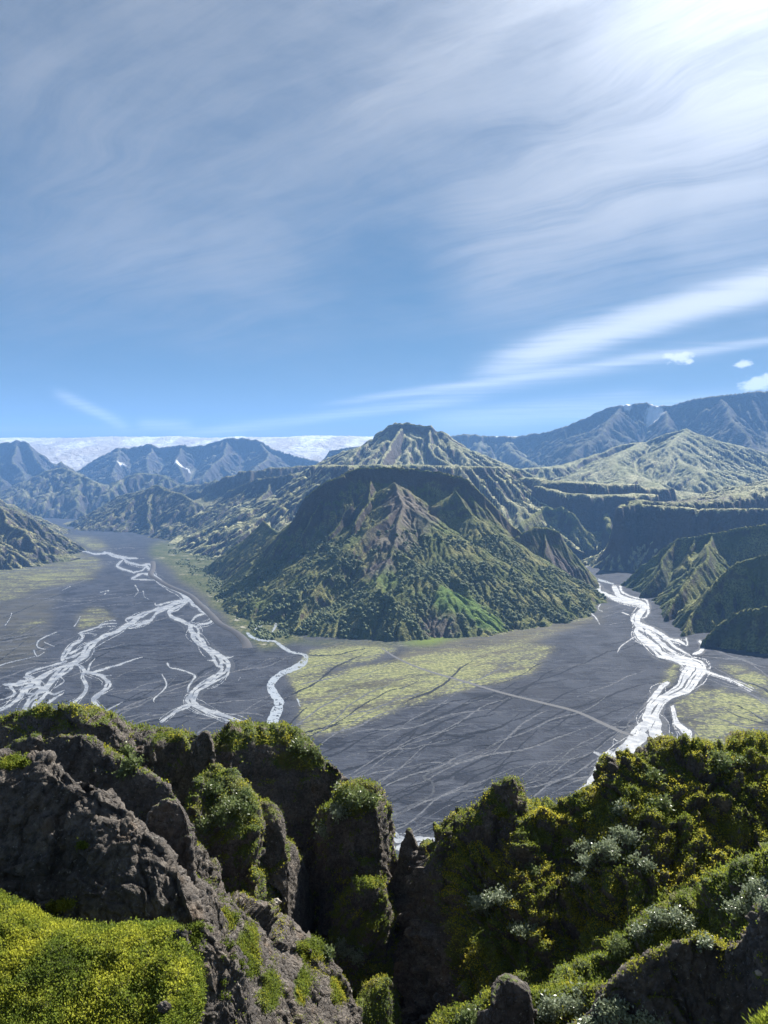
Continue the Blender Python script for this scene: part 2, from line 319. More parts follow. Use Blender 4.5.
ridged_mass('hill', 'row of dark rugged ridges beyond the river with a pale grassy shelf behind', [
    [(92, 516, 4900), (104, 506, 4750), (117, 496, 4600), (128, 493, 4500), (140, 490, 4400), (150, 486, 4350), (157, 484, 4300), (166, 489, 4200), (180, 492, 4100), (194, 500, 3900), {'p': (30, 50, .52)}],
    [(156, 485, 4300), (150, 500, 4100), (148, 516, 3900), (150, 527, 3700)], [(180, 493, 4100), (195, 508, 3800), (200, 522, 3600), (205, 530, 3450)],
    [(205, 486, 4400), (219, 480, 4300, 20), (232, 476, 4300, 60), (258, 471, 4300, 100), (285, 468, 4300, 120), (310, 466, 4300, 100), (330, 468, 4200, 60), {'p': (90, 50, .42)}],
    [(230, 490, 3800), (262, 478, 3700, 30), (300, 474, 3600, 60), (330, 476, 3500, 60), (350, 474, 3400, 60), {'p': (60, 40, .45)}],
    [(232, 500, 3600), (228, 514, 3400), (222, 528, 3200)], [(270, 482, 3600), (258, 500, 3300), (262, 515, 3050)], [(300, 480, 3500), (300, 500, 3100), (312, 515, 2900)],
    ], M_far, 7, (-1900, 100, 2850, 5300), warp=30, gully=(70, 22), erosion=(18000, 45), profile=(36, 40, .5), fine=(34, 5), seed=17)
ridged_mass('mountain', 'rounded blue grey hills in front of the ice fall at the head of the valley', [
    [(20, 492, 6000), (34, 478, 6200), (44, 470, 6300), (54, 468, 6300), (62, 466, 6300), (72, 470, 6200), (82, 474, 6000), (94, 481, 5800), (108, 490, 5600), {'p': (40, 80, .42)}],
    [(54, 470, 6300), (52, 485, 5900), (48, 500, 5500)], [(80, 474, 6000), (78, 490, 5600), (80, 504, 5300)], [(56, 463, 7000), (60, 460, 7000), (65, 467, 7000), {'p': (60, 60, .5)}],
    [(110, 488, 5600), (125, 476, 6000), (140, 472, 6000), (160, 474, 6000), {'p': (30, 60, .45)}], [(176, 486, 5200), (186, 483, 5200), (204, 484, 5000), (216, 480, 4900, 20)],
    ], M_far, 12, (-3900, -600, 4700, 7600), warp=40, gully=(120, 32), erosion=(20000, 40), profile=(40, 80, .45), fine=(60, 8), seed=18)
ridged_mass('mountain', 'blue mountain with a rounded rocky top standing before the ice cap at the far left', [
    [(-160, 430, 8000), (-60, 436, 8000), (0, 442, 8000), (10, 441, 8000), (17, 439, 8000), (26, 441, 8000), (33, 450, 7800), (42, 464, 7500), (52, 476, 7200), {'p': (120, 110, .5)}],
    [(-60, 440, 8000), (-20, 460, 7200), (5, 480, 6600)], [(17, 442, 8000), (15, 458, 7400), (24, 474, 6900)],
    ], M_vfar, 16, (-6500, -2200, 6000, 9300), warp=60, gully=(170, 50), erosion=(15000, 40), profile=(80, 100, .5), fine=(90, 10), seed=19)
ridged_mass('mountain', 'wide jagged blue mountain wall below the ice cap between two glacier tongues', [
    [(80, 476, 7800), (92, 466, 8000), (102, 456, 8200), (110, 449, 8300), (116, 446, 8300), (128, 447, 8300), (138, 444, 8300), (150, 443, 8300), (160, 446, 8300), (170, 445, 8300), (182, 443, 8300), (192, 446, 8300), (205, 444, 8300), (216, 441, 8300), (228, 437, 8300), (240, 437, 8300), (252, 438, 8300), (264, 440, 8300), (272, 447, 8300), (285, 452, 8200), (300, 456, 8100), (320, 460, 8000), {'p': (170, 110, .5)}],
    [(116, 448, 8300), (118, 460, 7700), (112, 474, 7200)], [(150, 446, 8300), (146, 462, 7600), (152, 478, 7000)], [(182, 446, 8300), (176, 462, 7600), (184, 478, 7000)],
    [(228, 440, 8300), (222, 456, 7600), (204, 472, 6900)], [(262, 442, 8300), (268, 458, 7400), (250, 470, 6700)], [(330, 462, 7000), (336, 450, 7000, 30), (350, 447, 7000, 60), (372, 446, 7000, 80), {'p': (120, 60, .5)}],
    ], M_vfar, 14, (-3600, 100, 6100, 9500), warp=60, gully=(150, 60), erosion=(18000, 45), profile=(80, 90, .5), fine=(80, 12), seed=20,
    paint=lambda V, s, A: A.__setitem__('snow', np.maximum(blob(V, 182, 463, 7700, 90, .3), blob(V, 122, 462, 7700, 50, .3)*.7)))

# ---- ice cap
m_ice, t = material('glacier_ice')
sv = t.v('MULTIPLY', t.pos, (1., .35, 1.)); n1 = t.noise(sv, 1/500, 6, .62); n2 = t.noise(t.pos, 1/90, 5, .65)
low = t.n('ShaderNodeSeparateXYZ', {0: t.pos}).outputs[2]
dirt = t.m('MULTIPLY', t.rng(n1, .42, .56), t.rng(low, 1150, 500, .75, 1))
ci = t.mix(t.rng(n2, .35, .65), (.52, .54, .57), (.34, .37, .42)); finish(t, t.mix(t.m('MAXIMUM', dirt, t.rng(low, 900, 550, 0, .65)), ci, (.26, .235, .21)), .7, t.m('MULTIPLY', n2, 60), .9, 1.0, .3)
xs = np.linspace(-9000, 7000, 520); ys = np.linspace(8200, 15500, 300); X, Y = np.meshgrid(xs, ys)
top = 945+60*fbm(X/2500, Y/2500, 0, 3, 31)
Z = np.clip((Y-8300-500*fbm(X/1500, X*0, 0, 3, 33))/4300, 0, 1)**.62*top+22*fbm(X/160, Y/160, 0, 5, 34, .6, True)+25*fbm(X/700, Y/500, 0, 3, 35)
Z = np.where(Y > 13200, top+22*fbm(X/160, Y/160, 0, 5, 34, .6, True)-(Y-13200)*.06, Z)
tag(mesh_obj('glacier', np.stack([X, Y, Z], -1).reshape(-1, 3), grid_quads(300, 520), m_ice), 'broad white ice cap along the skyline above the far mountains', 'glacier', 'structure')
# ================================================================ the near crags
m_rock, t = material('weathered_lava_rock')
n1 = t.noise(t.pos, .9, 6, .65); n2 = t.noise(t.pos, 5.5, 6, .7); n3 = t.noise(t.pos, 24, 4, .7); vz = t.vor(t.pos, 3.2, 'DISTANCE_TO_EDGE')
rk = t.mix(t.rng(n1, .35, .65), (.085, .073, .064), (.19, .165, .14)); rk = t.mix(t.rng(n2, .35, .7), rk, (.045, .041, .039)); rk = t.mix(t.m('MULTIPLY', t.rng(n1, .55, .7), .5), rk, (.13, .085, .05))
lich = t.rng(t.noise(t.pos, 9, 5, .75), .60, .68); rk = t.mix(t.m('MULTIPLY', lich, .85), rk, (.40, .39, .35))
mo = t.mix(t.rng(n1, .4, .6), (.065, .10, .018), (.13, .16, .03)); mo = t.mix(t.rng(n3, .4, .7), mo, (.035, .042, .014)); mo = t.mix(t.m('MULTIPLY', t.rng(t.noise(t.pos, .35, 3, .5), .5, .62), .6), mo, (.13, .11, .035))
mf = t.rng(t.m('ADD', t.attr('moss'), t.m('MULTIPLY', t.m('SUBTRACT', n2, .5), .8)), .4, .6)
col = t.mix(mf, rk, mo); col = t.mix(t.m('MULTIPLY', t.attr('dirt'), t.rng(n2, .3, .6)), col, (.16, .135, .11))
hgt = t.m('ADD', t.m('ADD', t.m('MULTIPLY', n2, .22), t.m('MULTIPLY', n3, .06)), t.m('MULTIPLY', t.m('MINIMUM', vz, .12), .5))
finish(t, col, .85, hgt, 1.0, 1.0, .3)

SURF = {}
def loft(name, label, cat, cols, rows, mat=None, px=1.25, rough=('rock', 1.0, .5), back=((.015, .006), (.05, .035), (.14, .16), (.3, .5)), wrap='', seed=1, moss=(.55, .3), paint=None, kind='structure', mm=1.0):
    """cols: crest points (px, py, distance, sideways drift); rows: (pixels further down, tangent of the face's slope towards the viewer)"""
    G = []
    for c in cols:
        x, y, D = c[:3]; lean = c[3] if len(c) > 3 else 0.; tm = c[4] if len(c) > 4 else 1.
        k = -ray(x, y)[1]; pts = [at(x, y, D)]; Dc = D; yy = y
        for dy, tt in rows:
            y2 = y+dy; k2 = -ray(x, y2)[1]; tt = tt*tm
            Dc = Dc*(k+tt)/(k2+tt); k = k2; pts.append(at(x+lean*dy, y2, Dc))
        bk = []
        for b, dr in back: bk.append(pts[0]*[1+b, 1+b, 1]+np.array([0, 0, -dr*D]))
        G.append(bk[::-1]+pts)
    G = np.array(G)                                     # columns x rows x 3
    def side(c, sgn): return [c+np.array([sgn*.012, .05, -.045])*c[:, 1:2], c+np.array([sgn*.015, .16, -.17])*c[:, 1:2], c+np.array([sgn*.01, .35, -.42])*c[:, 1:2]]
    if 'R' in wrap: G = np.concatenate([G, np.array(side(G[-1], 1))])
    if 'L' in wrap: G = np.concatenate([np.array(side(G[0], -1))[::-1], G])
    PXg, PYg = topx(G[..., 0], G[..., 1], G[..., 2])
    def params(G_, ax):
        d = np.hypot(np.diff(PXg, axis=ax), np.diff(PYg, axis=ax)); d = np.clip(d.mean(1-ax) if ax == 1 else d.mean(1), 6, 200)
        out = [np.linspace(i, i+1, max(2, int(v/px)), endpoint=False) for i, v in enumerate(d)]; return np.concatenate(out+[[len(d)]])
    tc = params(G, 0); tr = params(G, 1)
    A = spline(G, tc); P = np.swapaxes(spline(np.swapaxes(A, 0, 1), tr), 0, 1)       # nc x nr x 3
    # clean slopes first, then lumps along the surface normal
    def normals(P):
        a = np.gradient(P, axis=0); b = np.gradient(P, axis=1); n = np.cross(a, b); n /= np.linalg.norm(n, axis=-1)[..., None]+1e-12; return n
    N = normals(P)
    flip = (N[..., 2]*.6-N[..., 1]*.5).mean() < 0
    if flip: N = -N
    D0 = np.mean([c[2] for c in cols]); s = D0*.075*rough[2]*2; shp = P.shape; q = P.reshape(-1, 3)/s
    w = np.stack([fbm(q[:, 0]*.7, q[:, 1]*.7, q[:, 2]*.7, 2, seed+k) for k in (1, 2, 3)], 1)
    qw = q+.45*w
    if rough[0] == 'rock':
        f1, f2, cid, t1 = voronoi(qw*np.array([.85, .85, .5]), seed); g1, g2, cid2, t2 = voronoi(qw*np.array([3.3, 3.3, 1.7]), seed+1); h1, h2, cid3, t3 = voronoi(qw*8.0+w, seed+2)
        d = .42*t1+.15*t2+.08*t3+.22*fbm(qw[:, 0]*.55, qw[:, 1]*.55, qw[:, 2]*.4, 4, seed, .55, True)+.30*(cid-.5)+.30*np.minimum(f2-f1, .35)+.13*(cid2-.5)+.16*np.minimum(g2-g1, .3)+.07*(cid3-.5)+.08*np.minimum(h2-h1, .3)+.13*fbm(q[:, 0]*6, q[:, 1]*6, q[:, 2]*6, 4, seed+3, .6)
    else:
        f1, f2, cid, _ = voronoi(qw*1.5, seed); g1, g2, c2, _ = voronoi(qw*3.9+w, seed+1); h1, h2, c3, _ = voronoi(qw*10+w, seed+2)
        d = .45*fbm(qw[:, 0]*.5, qw[:, 1]*.5, qw[:, 2]*.5, 3, seed)+.42*(1-f1**2)*(.3+cid)+.40*(1-g1**2)*(.2+c2)+.13*(1-h1**2)*(.3+c3)+.05*fbm(q[:, 0]*9, q[:, 1]*9, q[:, 2]*9, 3, seed+3, .6)-.3
    d = (d-np.median(d)).reshape(shp[:2])*s*rough[1]*(.42 if rough[0] == 'rock' else .40)
    P = P+N*d[..., None]
    N2 = normals(P); N2 = -N2 if flip else N2
    V = P.reshape(-1, 3); Nf = N2.reshape(-1, 3)
    n = fbm(q[:, 0]*.8, q[:, 1]*.8, q[:, 2]*.8, 4, seed+8)
    mo = np.clip((Nf[:, 2]-moss[0])/moss[1]+n*1.3*mm, 0, 1)
    at_ = dict(moss=mo, dirt=np.zeros(len(V)))
    if paint: paint(V, Nf, at_)
    nr, nc = shp[0], shp[1]; Q = grid_quads(nr, nc)
    e = np.cross(V[Q[:, 1]]-V[Q[:, 0]], V[Q[:, 3]]-V[Q[:, 0]]); sgn = np.sum(e*Nf[Q[:, 0]], 1).mean()
    if sgn < 0: Q = Q[:, ::-1]
    o = mesh_obj(name, V, Q, mat or m_rock, at_); tag(o, label, cat, kind)
    SURF[label] = dict(V=V.reshape(nr, nc, 3), N=Nf.reshape(nr, nc, 3), moss=at_['moss'].reshape(nr, nc), o=o, px=topx(V[:, 0], V[:, 1], V[:, 2]))
    return o

def blobpx(V, L, dist=None):            # soft patches on a rock, given where they lie on it
    x, y = topx(V[:, 0], V[:, 1], V[:, 2]); x = x+7*fbm(V[:, 0]/.9, V[:, 1]/.9, V[:, 2]/.9, 3, 77); y = y+6*fbm(V[:, 0]/.9, V[:, 1]/.9, V[:, 2]/.9+5, 3, 78); out = np.zeros(len(V))
    for (cx, cy, rx, ry) in L: out = np.maximum(out, np.clip(1.6-1.6*np.hypot((x-cx)/rx, (y-cy)/ry), 0, 1))
    return out
def p_moss(L, base=1.0, bare=()):
    def f(V, N, A):
        A['moss'] = np.maximum(A['moss']*base, blobpx(V, L))
        if bare: A['moss'] = A['moss']*(1-blobpx(V, bare))
    return f
rock_rows = [(25, 1.6), (60, 2.6), (110, 2.2), (170, 2.6), (240, 2.0), (330, 1.4)]

# back-left cliff with the dark alcove
loft('cliff', 'tall dark cliff with mossy top edge and a deep shaded alcove behind the near rock', 'cliff',
     [(-90, 738, 56), (-40, 728, 55), (0, 722, 54), (30, 716, 54), (58, 708, 53), (80, 710, 53), (102, 714, 54), (126, 724, 55), (160, 727, 57), (188, 730, 58), (204, 738, 57), (218, 730, 58), (250, 733, 60), (290, 736, 61), (314, 750, 61), (332, 759, 60), (343, 770, 59), (350, 786, 58)],
     [(18, .9), (45, 3.0), (85, 2.6), (120, 5), (150, -4.5), (185, 3.5), (215, .8), (290, 1.1), (340, .9)], rough=('rock', .75, .62), wrap='R', seed=21, moss=(.45, .35),
     paint=p_moss([(275, 737, 45, 12), (170, 738, 16, 6), (45, 713, 30, 6), (230, 742, 25, 14), (300, 760, 40, 16)], .9, [(330, 890, 70, 60), (100, 760, 60, 40)]))
loft('cliff', 'bush topped shoulder of dark cliff dropping sheer into the ravine', 'cliff',
     [(318, 812, 54), (332, 800, 53), (348, 790, 52), (362, 787, 52), (374, 790, 52), (383, 803, 52), (388, 824, 53), (391, 850, 54), (392, 880, 55)], [(14, .5), (30, 1.4), (60, 4), (100, 5), (150, 3), (230, 2)], rough=('rock', .9, .5), wrap='LR', seed=22, moss=(.35, .4),
     paint=p_moss([(352, 800, 30, 22)], 1.0))
loft('cliff', 'dark sharp edged crag with a straight sloping crest in front of the tall cliff', 'cliff',
     [(-70, 760, 34), (0, 752, 34), (20, 742, 34), (40, 738, 34), (60, 735, 34), (78, 737, 34), (92, 744, 34), (108, 757, 34), (125, 766, 34), (145, 776, 33.5), (165, 786, 33), (180, 797, 33), (188, 815, 33), (192, 840, 33)], [(16, 2.0), (50, 4.0), (100, 3.), (160, 2.5), (230, 1.5)], rough=('rock', .9, .5), wrap='R', seed=23, moss=(.7, .3), mm=.5)
loft('hill', 'sunlit moss ledge with bushes between the tall cliff and the dark crag', 'ledge',
     [(86, 738, 46), (100, 745, 45), (118, 757, 44), (136, 768, 43), (150, 777, 42.5), (165, 786, 42)], [(8, .35), (26, .45), (60, 2.0), (110, 2.)], rough=('lump', .45, .4), wrap='L', seed=24, moss=(.1, .3))
loft('hill', 'steep moss and bush covered rib lit by the sun in the middle of the tall cliff', 'rib',
     [(178, 835, 43), (186, 808, 43.5), (196, 786, 44.5), (208, 772, 46), (222, 772, 46), (236, 782, 45.5), (248, 800, 45), (254, 822, 44), (258, 850, 44)], [(14, .5), (34, .75), (64, 1.1), (90, 3.5), (150, 3.)], rough=('lump', .8, .5), wrap='LR', seed=25, moss=(.2, .3))
loft('crag', 'small mossy topped rock ledge beside the sunlit rib', 'rock', [(246, 812, 45), (254, 803, 46), (266, 802, 46), (278, 810, 46), (284, 822, 46), (286, 840, 46)], [(8, .6), (20, 2.), (45, 4), (80, 3)], rough=('rock', .6, .4), wrap='LR', seed=26, moss=(.5, .3))
loft('crag', 'dark knob of rock with a yellow moss cap on the tall cliff', 'rock', [(152, 748, 52), (158, 736, 52.5), (170, 733, 53), (182, 735, 53), (190, 745, 52.5), (193, 760, 52)], [(7, .5), (20, 3), (50, 4), (90, 3)], rough=('rock', .5, .4), wrap='LR', seed=27, moss=(.5, .3), paint=p_moss([(172, 738, 16, 6)]))
loft('crag', 'blunt pinnacle of dark rock rising at the middle of the tall cliff', 'rock', [(192, 760, 50), (196, 738, 50.5), (203, 731, 51), (210, 738, 51), (213, 756, 50.5), (214, 780, 50)], [(10, 2.5), (30, 5), (60, 5), (100, 3)], rough=('rock', .6, .4), wrap='LR', seed=28, moss=(.8, .2), mm=.3)

# ravine middle
loft('hill', 'shaded dark green buttress with a lit crest standing in the ravine', 'buttress',
     [(312, 985, 46), (325, 958, 47), (334, 925, 47.5), (344, 902, 48), (356, 886, 48), (368, 881, 48), (380, 889, 48), (392, 905, 48), (404, 935, 49), (412, 980, 49)], [(14, 1.2), (50, 1.9), (100, 2.1), (160, 2.), (230, 2)], rough=('lump', .75, .45), wrap='LR', seed=29, moss=(.25, .4))
loft('crag', 'thin dark rock spires at the mouth of the ravine below the plain', 'rock',
     [(380, 915, 51), (388, 890, 51), (396, 868, 51), (402, 848, 51), (408, 832, 51), (413, 838, 51), (418, 848, 51), (424, 846, 51), (430, 862, 51), (436, 890, 51)], [(10, 3), (40, 4), (90, 4), (160, 3), (220, 2)], rough=('rock', .7, .35), wrap='LR', seed=30, moss=(.6, .3), mm=.6)
loft('hill', 'slanting rocky ribs of scree and moss running down into the ravine', 'slope',
     [(168, 862, 27, .30), (190, 872, 28, .30), (210, 884, 29, .32), (230, 896, 30, .34), (250, 906, 31, .36), (268, 914, 32, .38), (284, 922, 32.5, .36), (300, 934, 33, .32), (318, 946, 33.5, .30), (334, 962, 34, .26), (345, 985, 34, .2), (352, 1010, 34, .1)],
     [(16, .5), (50, .72), (100, .85), (150, .95), (210, 1.), (290, .9)], rough=('rock', .95, .5), wrap='R', seed=31, moss=(.62, .3),
     paint=p_moss([(222, 918, 22, 16), (250, 950, 20, 40), (310, 950, 30, 18), (300, 985, 14, 30), (336, 990, 14, 20), (270, 990, 16, 30), (215, 960, 12, 30)], .5, [(262, 930, 9, 40), (290, 965, 10, 40), (325, 1000, 9, 30)]))
loft('hill', 'small sunlit mossy hummock deep in the ravine between the buttress and the slope', 'hummock', [(352, 1018, 36), (364, 998, 36.5), (376, 986, 37), (387, 984, 37), (394, 998, 37), (400, 1030, 37)], [(12, .5), (40, 1.2), (90, 2)], rough=('lump', .7, .4), wrap='LR', seed=32, moss=(.1, .3))

# right hand slope
crest = [(396, 930, 50, 0, 2.2), (412, 880, 49, -.02, 2.4), (428, 848, 47, -.04, 2.0), (447, 824, 45, -.04, 1.25), (466, 815, 44.5, -.03), (490, 812, 44), (525, 808, 43), (560, 811, 43), (586, 796, 43), (602, 778, 43), (611, 757, 43.5), (625, 750, 43.5), (642, 747, 43.5), (664, 745, 43.5), (690, 750, 43), (712, 743, 43.5), (740, 742, 43.5), (770, 740, 43.5), (830, 735, 44), (900, 730, 44), (980, 730, 44)]
def slope_paint(V, N, A):
    x, y = topx(V[:, 0], V[:, 1], V[:, 2]); wall = np.clip(((430+.18*(y-850))-x)/16+fbm(V[:, 0]/2, V[:, 1]/2, V[:, 2]/2, 3, 5)*1.5+.6, 0, 1)
    A['moss'] = A['moss']*(1-.8*wall); A['moss'] = A['moss']*(1-.8*blobpx(V, [(612, 765, 9, 22), (640, 749, 14, 5)]))
loft('hill', 'large steep hummocky slope of yellow green moss and low willow facing the ravine', 'slope', crest,
     [(14, .35), (40, .52), (90, .60), (140, .62), (190, .64), (240, .66), (300, .7), (380, .9)], rough=('lump', 2.1, .42), wrap='L', seed=33, moss=(.05, .3), paint=slope_paint, px=1.15)
loft('crag', 'dark moss flecked pinnacle at the crest of the large mossy slope', 'rock',
     [(436, 862, 42), (444, 836, 42.5), (452, 820, 43), (466, 817, 43), (476, 808, 43), (486, 798, 43), (497, 787, 43), (507, 780, 43), (514, 780, 43), (519, 788, 43), (522, 804, 43), (526, 830, 42)], [(10, 1.2), (30, 1.6), (60, 2.2), (110, 1.6)], rough=('rock', 1.0, .4), wrap='LR', seed=34, moss=(.52, .3), paint=p_moss([(490, 800, 10, 8), (500, 812, 12, 8), (478, 818, 10, 8)]))
loft('hill', 'bright sunlit bank of moss and grass above the dark rocks at the lower corner', 'bank',
     [(520, 1030, 26), (545, 1005, 26.5), (575, 978, 27), (605, 950, 27.5), (640, 922, 28), (672, 908, 27.5), (705, 893, 27), (735, 872, 26), (770, 850, 25.5), (830, 825, 25), (920, 810, 25)], [(12, .42), (40, .52), (90, .6), (150, .7), (220, .8)], rough=('lump', 1.5, .42), wrap='L', seed=35, moss=(.0, .3), paint=p_moss([(690, 940, 60, 20)], 1.0))
loft('hill', 'mossy rocky knoll with grey green willow at the bottom of the view', 'knoll',
     [(420, 1045, 22), (442, 1024, 22), (470, 1010, 22), (495, 996, 22), (530, 992, 22), (570, 988, 22), (600, 990, 21), (640, 1005, 20)], [(14, .45), (50, .6), (110, .8)], rough=('lump', .9, .42), wrap='LR', seed=36, moss=(.15, .4))
loft('crag', 'small dark rock block with a lit edge between moss patches', 'rock', [(490, 1010, 19), (495, 990, 19.3), (505, 980, 19.5), (516, 983, 19.5), (528, 990, 19.5), (532, 1010, 19.3)], [(6, .8), (20, 3), (60, 3)], rough=('rock', .6, .4), wrap='LR', seed=47, moss=(.75, .3), mm=.8)
loft('crag', 'dark shaded rock outcrop below the bright bank at the lower corner', 'rock outcrop',
     [(586, 1030, 14.5), (600, 1000, 14.5), (616, 980, 14.6), (640, 966, 14.7), (664, 950, 14.8), (690, 940, 14.8), (705, 938, 14.8), (716, 942, 14.7), (732, 948, 14.5), (745, 940, 14.3), (754, 925, 14), (768, 905, 13.8), (800, 890, 13.8), (860, 880, 13.8)], [(8, 1.5), (30, 3.2), (80, 2.4), (150, 2)], rough=('rock', .95, .55), wrap='L', seed=38, moss=(.72, .3), mm=.5, paint=p_moss([(700, 938, 8, 5)], 1.))
loft('hill', 'patch of bright green grass at the bottom corner in front of the dark rocks', 'bank', [(752, 1040, 9.5), (760, 1026, 9.5), (775, 1014, 9.5), (800, 1005, 9.5), (850, 1000, 9.5)], [(10, .3), (60, .4)], rough=('lump', .4, .3), back=((.01, .012), (.03, .05), (.1, .25)), seed=39, moss=(.0, .2))

# near-left rock, its pillar and the meadow
loft('crag', 'huge rough grey brown lava rock with a lit ridge line above the bright moss', 'rock outcrop',
     [(-70, 750, 18), (-20, 752, 18), (10, 755, 18), (22, 760, 17.9), (44, 758, 17.8), (60, 770, 17.6), (74, 775, 17.4), (95, 777, 17.2), (112, 792, 17), (130, 812, 16.7), (150, 838, 16.4), (165, 852, 16.2), (183, 880, 15.8), (196, 905, 15.5), (206, 930, 15.3), (212, 960, 15.2)],
     [(10, .5), (30, .85), (70, 1.15), (120, 1.3), (175, 1.3), (240, 1.3)], rough=('rock', 1.0, .62), wrap='R', seed=52, moss=(.93, .2), mm=.35, paint=p_moss([(15, 762, 22, 8), (82, 842, 9, 6), (62, 905, 18, 8)], .6))
loft('crag', 'narrow upright rock pillar leaning beside the huge lava rock', 'rock', [(144, 835, 24), (149, 815, 24.3), (158, 803, 24.5), (170, 799, 24.5), (181, 803, 24.5), (188, 822, 24.3), (191, 850, 24), (194, 880, 24)], [(8, 1.), (30, 4), (70, 4), (120, 3)], rough=('rock', .7, .45), wrap='LR', seed=41, moss=(.8, .2), mm=.4)
loft('crag', 'broken spine of lit rocks running down from the huge lava rock', 'rock outcrop',
     [(158, 1000, 12.6), (166, 960, 12.8), (178, 938, 13), (196, 925, 13.3), (210, 925, 13.5), (222, 940, 13.6), (232, 960, 13.6), (242, 985, 13.6), (252, 1015, 13.6), (262, 1045, 13.6)], [(10, .7), (35, 1.5), (80, 2.2), (140, 2)], rough=('rock', 1.1, .5), wrap='LR', seed=42, moss=(.85, .3), mm=.5)
loft('hill', 'bright yellow green meadow of moss and small leaves below the huge lava rock', 'meadow',
     [(-90, 900, 14.5), (-30, 908, 14.3), (0, 914, 14.2), (28, 928, 13.8), (58, 942, 13.4), (90, 947, 13.2), (120, 948, 13), (150, 945, 13), (166, 942, 12.9, -.05), (176, 950, 12.7, -.22), (184, 962, 12.5, -.35)],
     [(14, .12), (50, .22), (100, .3), (160, .4)], rough=('lump', .6, .4), back=((.03, .0), (.08, .02), (.16, .1), (.3, .4)), wrap='R', seed=43, moss=(-.6, .2))

# the hill the viewer stands on, below all of it
m_hill, t = material('hill_soil'); finish(t, t.mix(t.noise(t.pos, 1/4, 6, .65), (.035, .035, .022), (.075, .08, .035)), .95, t.noise(t.pos, 1/3, 5, .6), 1.0, 2.0)
a = np.linspace(0, 2*math.pi, 160); r = np.concatenate([[0], np.linspace(6, 420, 120)]); Rr, Aa = np.meshgrid(r, a); X = Rr*np.sin(Aa); Y = Rr*np.cos(Aa)-8
Z = 238-np.maximum(0, Rr-10)*.74-6*fbm(X/30, Y/30, 0, 4, 90, .5, True)-8*np.clip(Rr/30, 0, 1); Z = np.where(Rr < 10, 236, Z)
front = np.clip((Y-5)/30, 0, 1); Z = Z-14*front
tag(mesh_obj('hill', np.stack([X, Y, np.maximum(Z, -3)], -1).reshape(-1, 3), grid_quads(160, 121)[:, ::-1], m_hill), 'steep dark hill flank falling to the plain beneath the crags', 'hill', 'structure')
# ================================================================ what grows on the crags
rsv = np.random.RandomState(11)
def leaf_material(name, c1, c2, c3, trans=.5, rough=.5, spec=.3):
    m, t = material(name); a = t.attr('tone')
    c = t.mix(t.rng(a, 0, .5, smooth=False), c1, c2); c = t.mix(t.rng(a, .5, 1, smooth=False), c, c3)
    p = t.n('ShaderNodeBsdfPrincipled', {'Base Color': c, 'Roughness': rough, 'Specular IOR Level': spec}); tr = t.n('ShaderNodeBsdfTranslucent', {'Color': c})
    mx = t.n('ShaderNodeMixShader', {0: trans, 1: p, 2: tr}); t.put(t.out.inputs[0], mx); return m
M_moss = leaf_material('moss_fronds', (.06, .09, .015), (.16, .20, .03), (.46, .40, .045), .55, .7, .15)
M_mead = leaf_material('meadow_leaves', (.035, .06, .012), (.15, .20, .03), (.38, .39, .045), .55, .6, .2)
M_will = leaf_material('willow_leaves', (.09, .12, .06), (.18, .22, .13), (.33, .37, .27), .35, .35, .6)
M_gwil = leaf_material('green_bush_leaves', (.05, .08, .025), (.11, .15, .05), (.22, .25, .11), .4, .4, .5)
m_twig, t = material('willow_bark'); finish(t, t.mix(t.noise(t.pos, 20, 3), (.07, .055, .04), (.14, .12, .095)), .9)

def sample(S, n, wfun):
    V, N = S['V'], S['N']; a = V[1:, 1:]-V[:-1, :-1]; b = V[1:, :-1]-V[:-1, 1:]; ar = .5*np.linalg.norm(np.cross(a, b), axis=-1)
    px, py = topx(V[:-1, :-1, 0], V[:-1, :-1, 1], V[:-1, :-1, 2])
    facing = np.sum(N[:-1, :-1]*(np.array([0, 0, EYE])-V[:-1, :-1]), -1) > -.12*np.linalg.norm(V[:-1, :-1]-np.array([0, 0, EYE]), axis=-1)
    inside = (px > -60) & (px < W+60) & (py < H+50)
    w = ar*np.clip(wfun(V[:-1, :-1], N[:-1, :-1], S['moss'][:-1, :-1], px, py), 0, 9)*facing*inside; 
    if w.sum() <= 0: return None
    k = rsv.choice(w.size, n, p=(w/w.sum()).ravel()); j, i = np.unravel_index(k, w.shape); u = rsv.rand(n, 1); v = rsv.rand(n, 1)
    P = (V[j, i]*(1-u)+V[j+1, i]*u)*(1-v)+(V[j, i+1]*(1-u)+V[j+1, i+1]*u)*v; return P, N[j, i]
def leaves(P, N, size, up, spread, nl, tonef, aspect=.5):
    """nl small pointed leaves round every place; returns vertices, quads, tones"""
    n = len(P); P = np.repeat(P, nl, 0); N = np.repeat(N, nl, 0); m = len(P)
    size = np.repeat(np.broadcast_to(size, (n,)), nl)*rsv.uniform(.6, 1.5, m)
    d = N*up+rsv.normal(size=(m, 3))*spread+np.array([0, 0, .35]); d /= np.linalg.norm(d, axis=1)[:, None]
    sd_ = np.cross(d, rsv.normal(size=(m, 3))); sd_ /= np.linalg.norm(sd_, axis=1)[:, None]
    P = P+rsv.normal(size=(m, 3))*size[:, None]*.8
    L = size[:, None]; V = np.stack([P, P+d*L*.5+sd_*L*aspect*.5, P+d*L, P+d*L*.5-sd_*L*aspect*.5], 1)
    tone = np.repeat(np.clip(tonef(P)+rsv.normal(size=m)*.09, 0, 1), 4)
    return V.reshape(-1, 3), np.arange(m*4).reshape(-1, 4), tone
def tonefield(scale, bias=0.0):
    return lambda P: .5+bias+.8*fbm(P[:, 0]/scale, P[:, 1]/scale, P[:, 2]/scale, 4, 91)
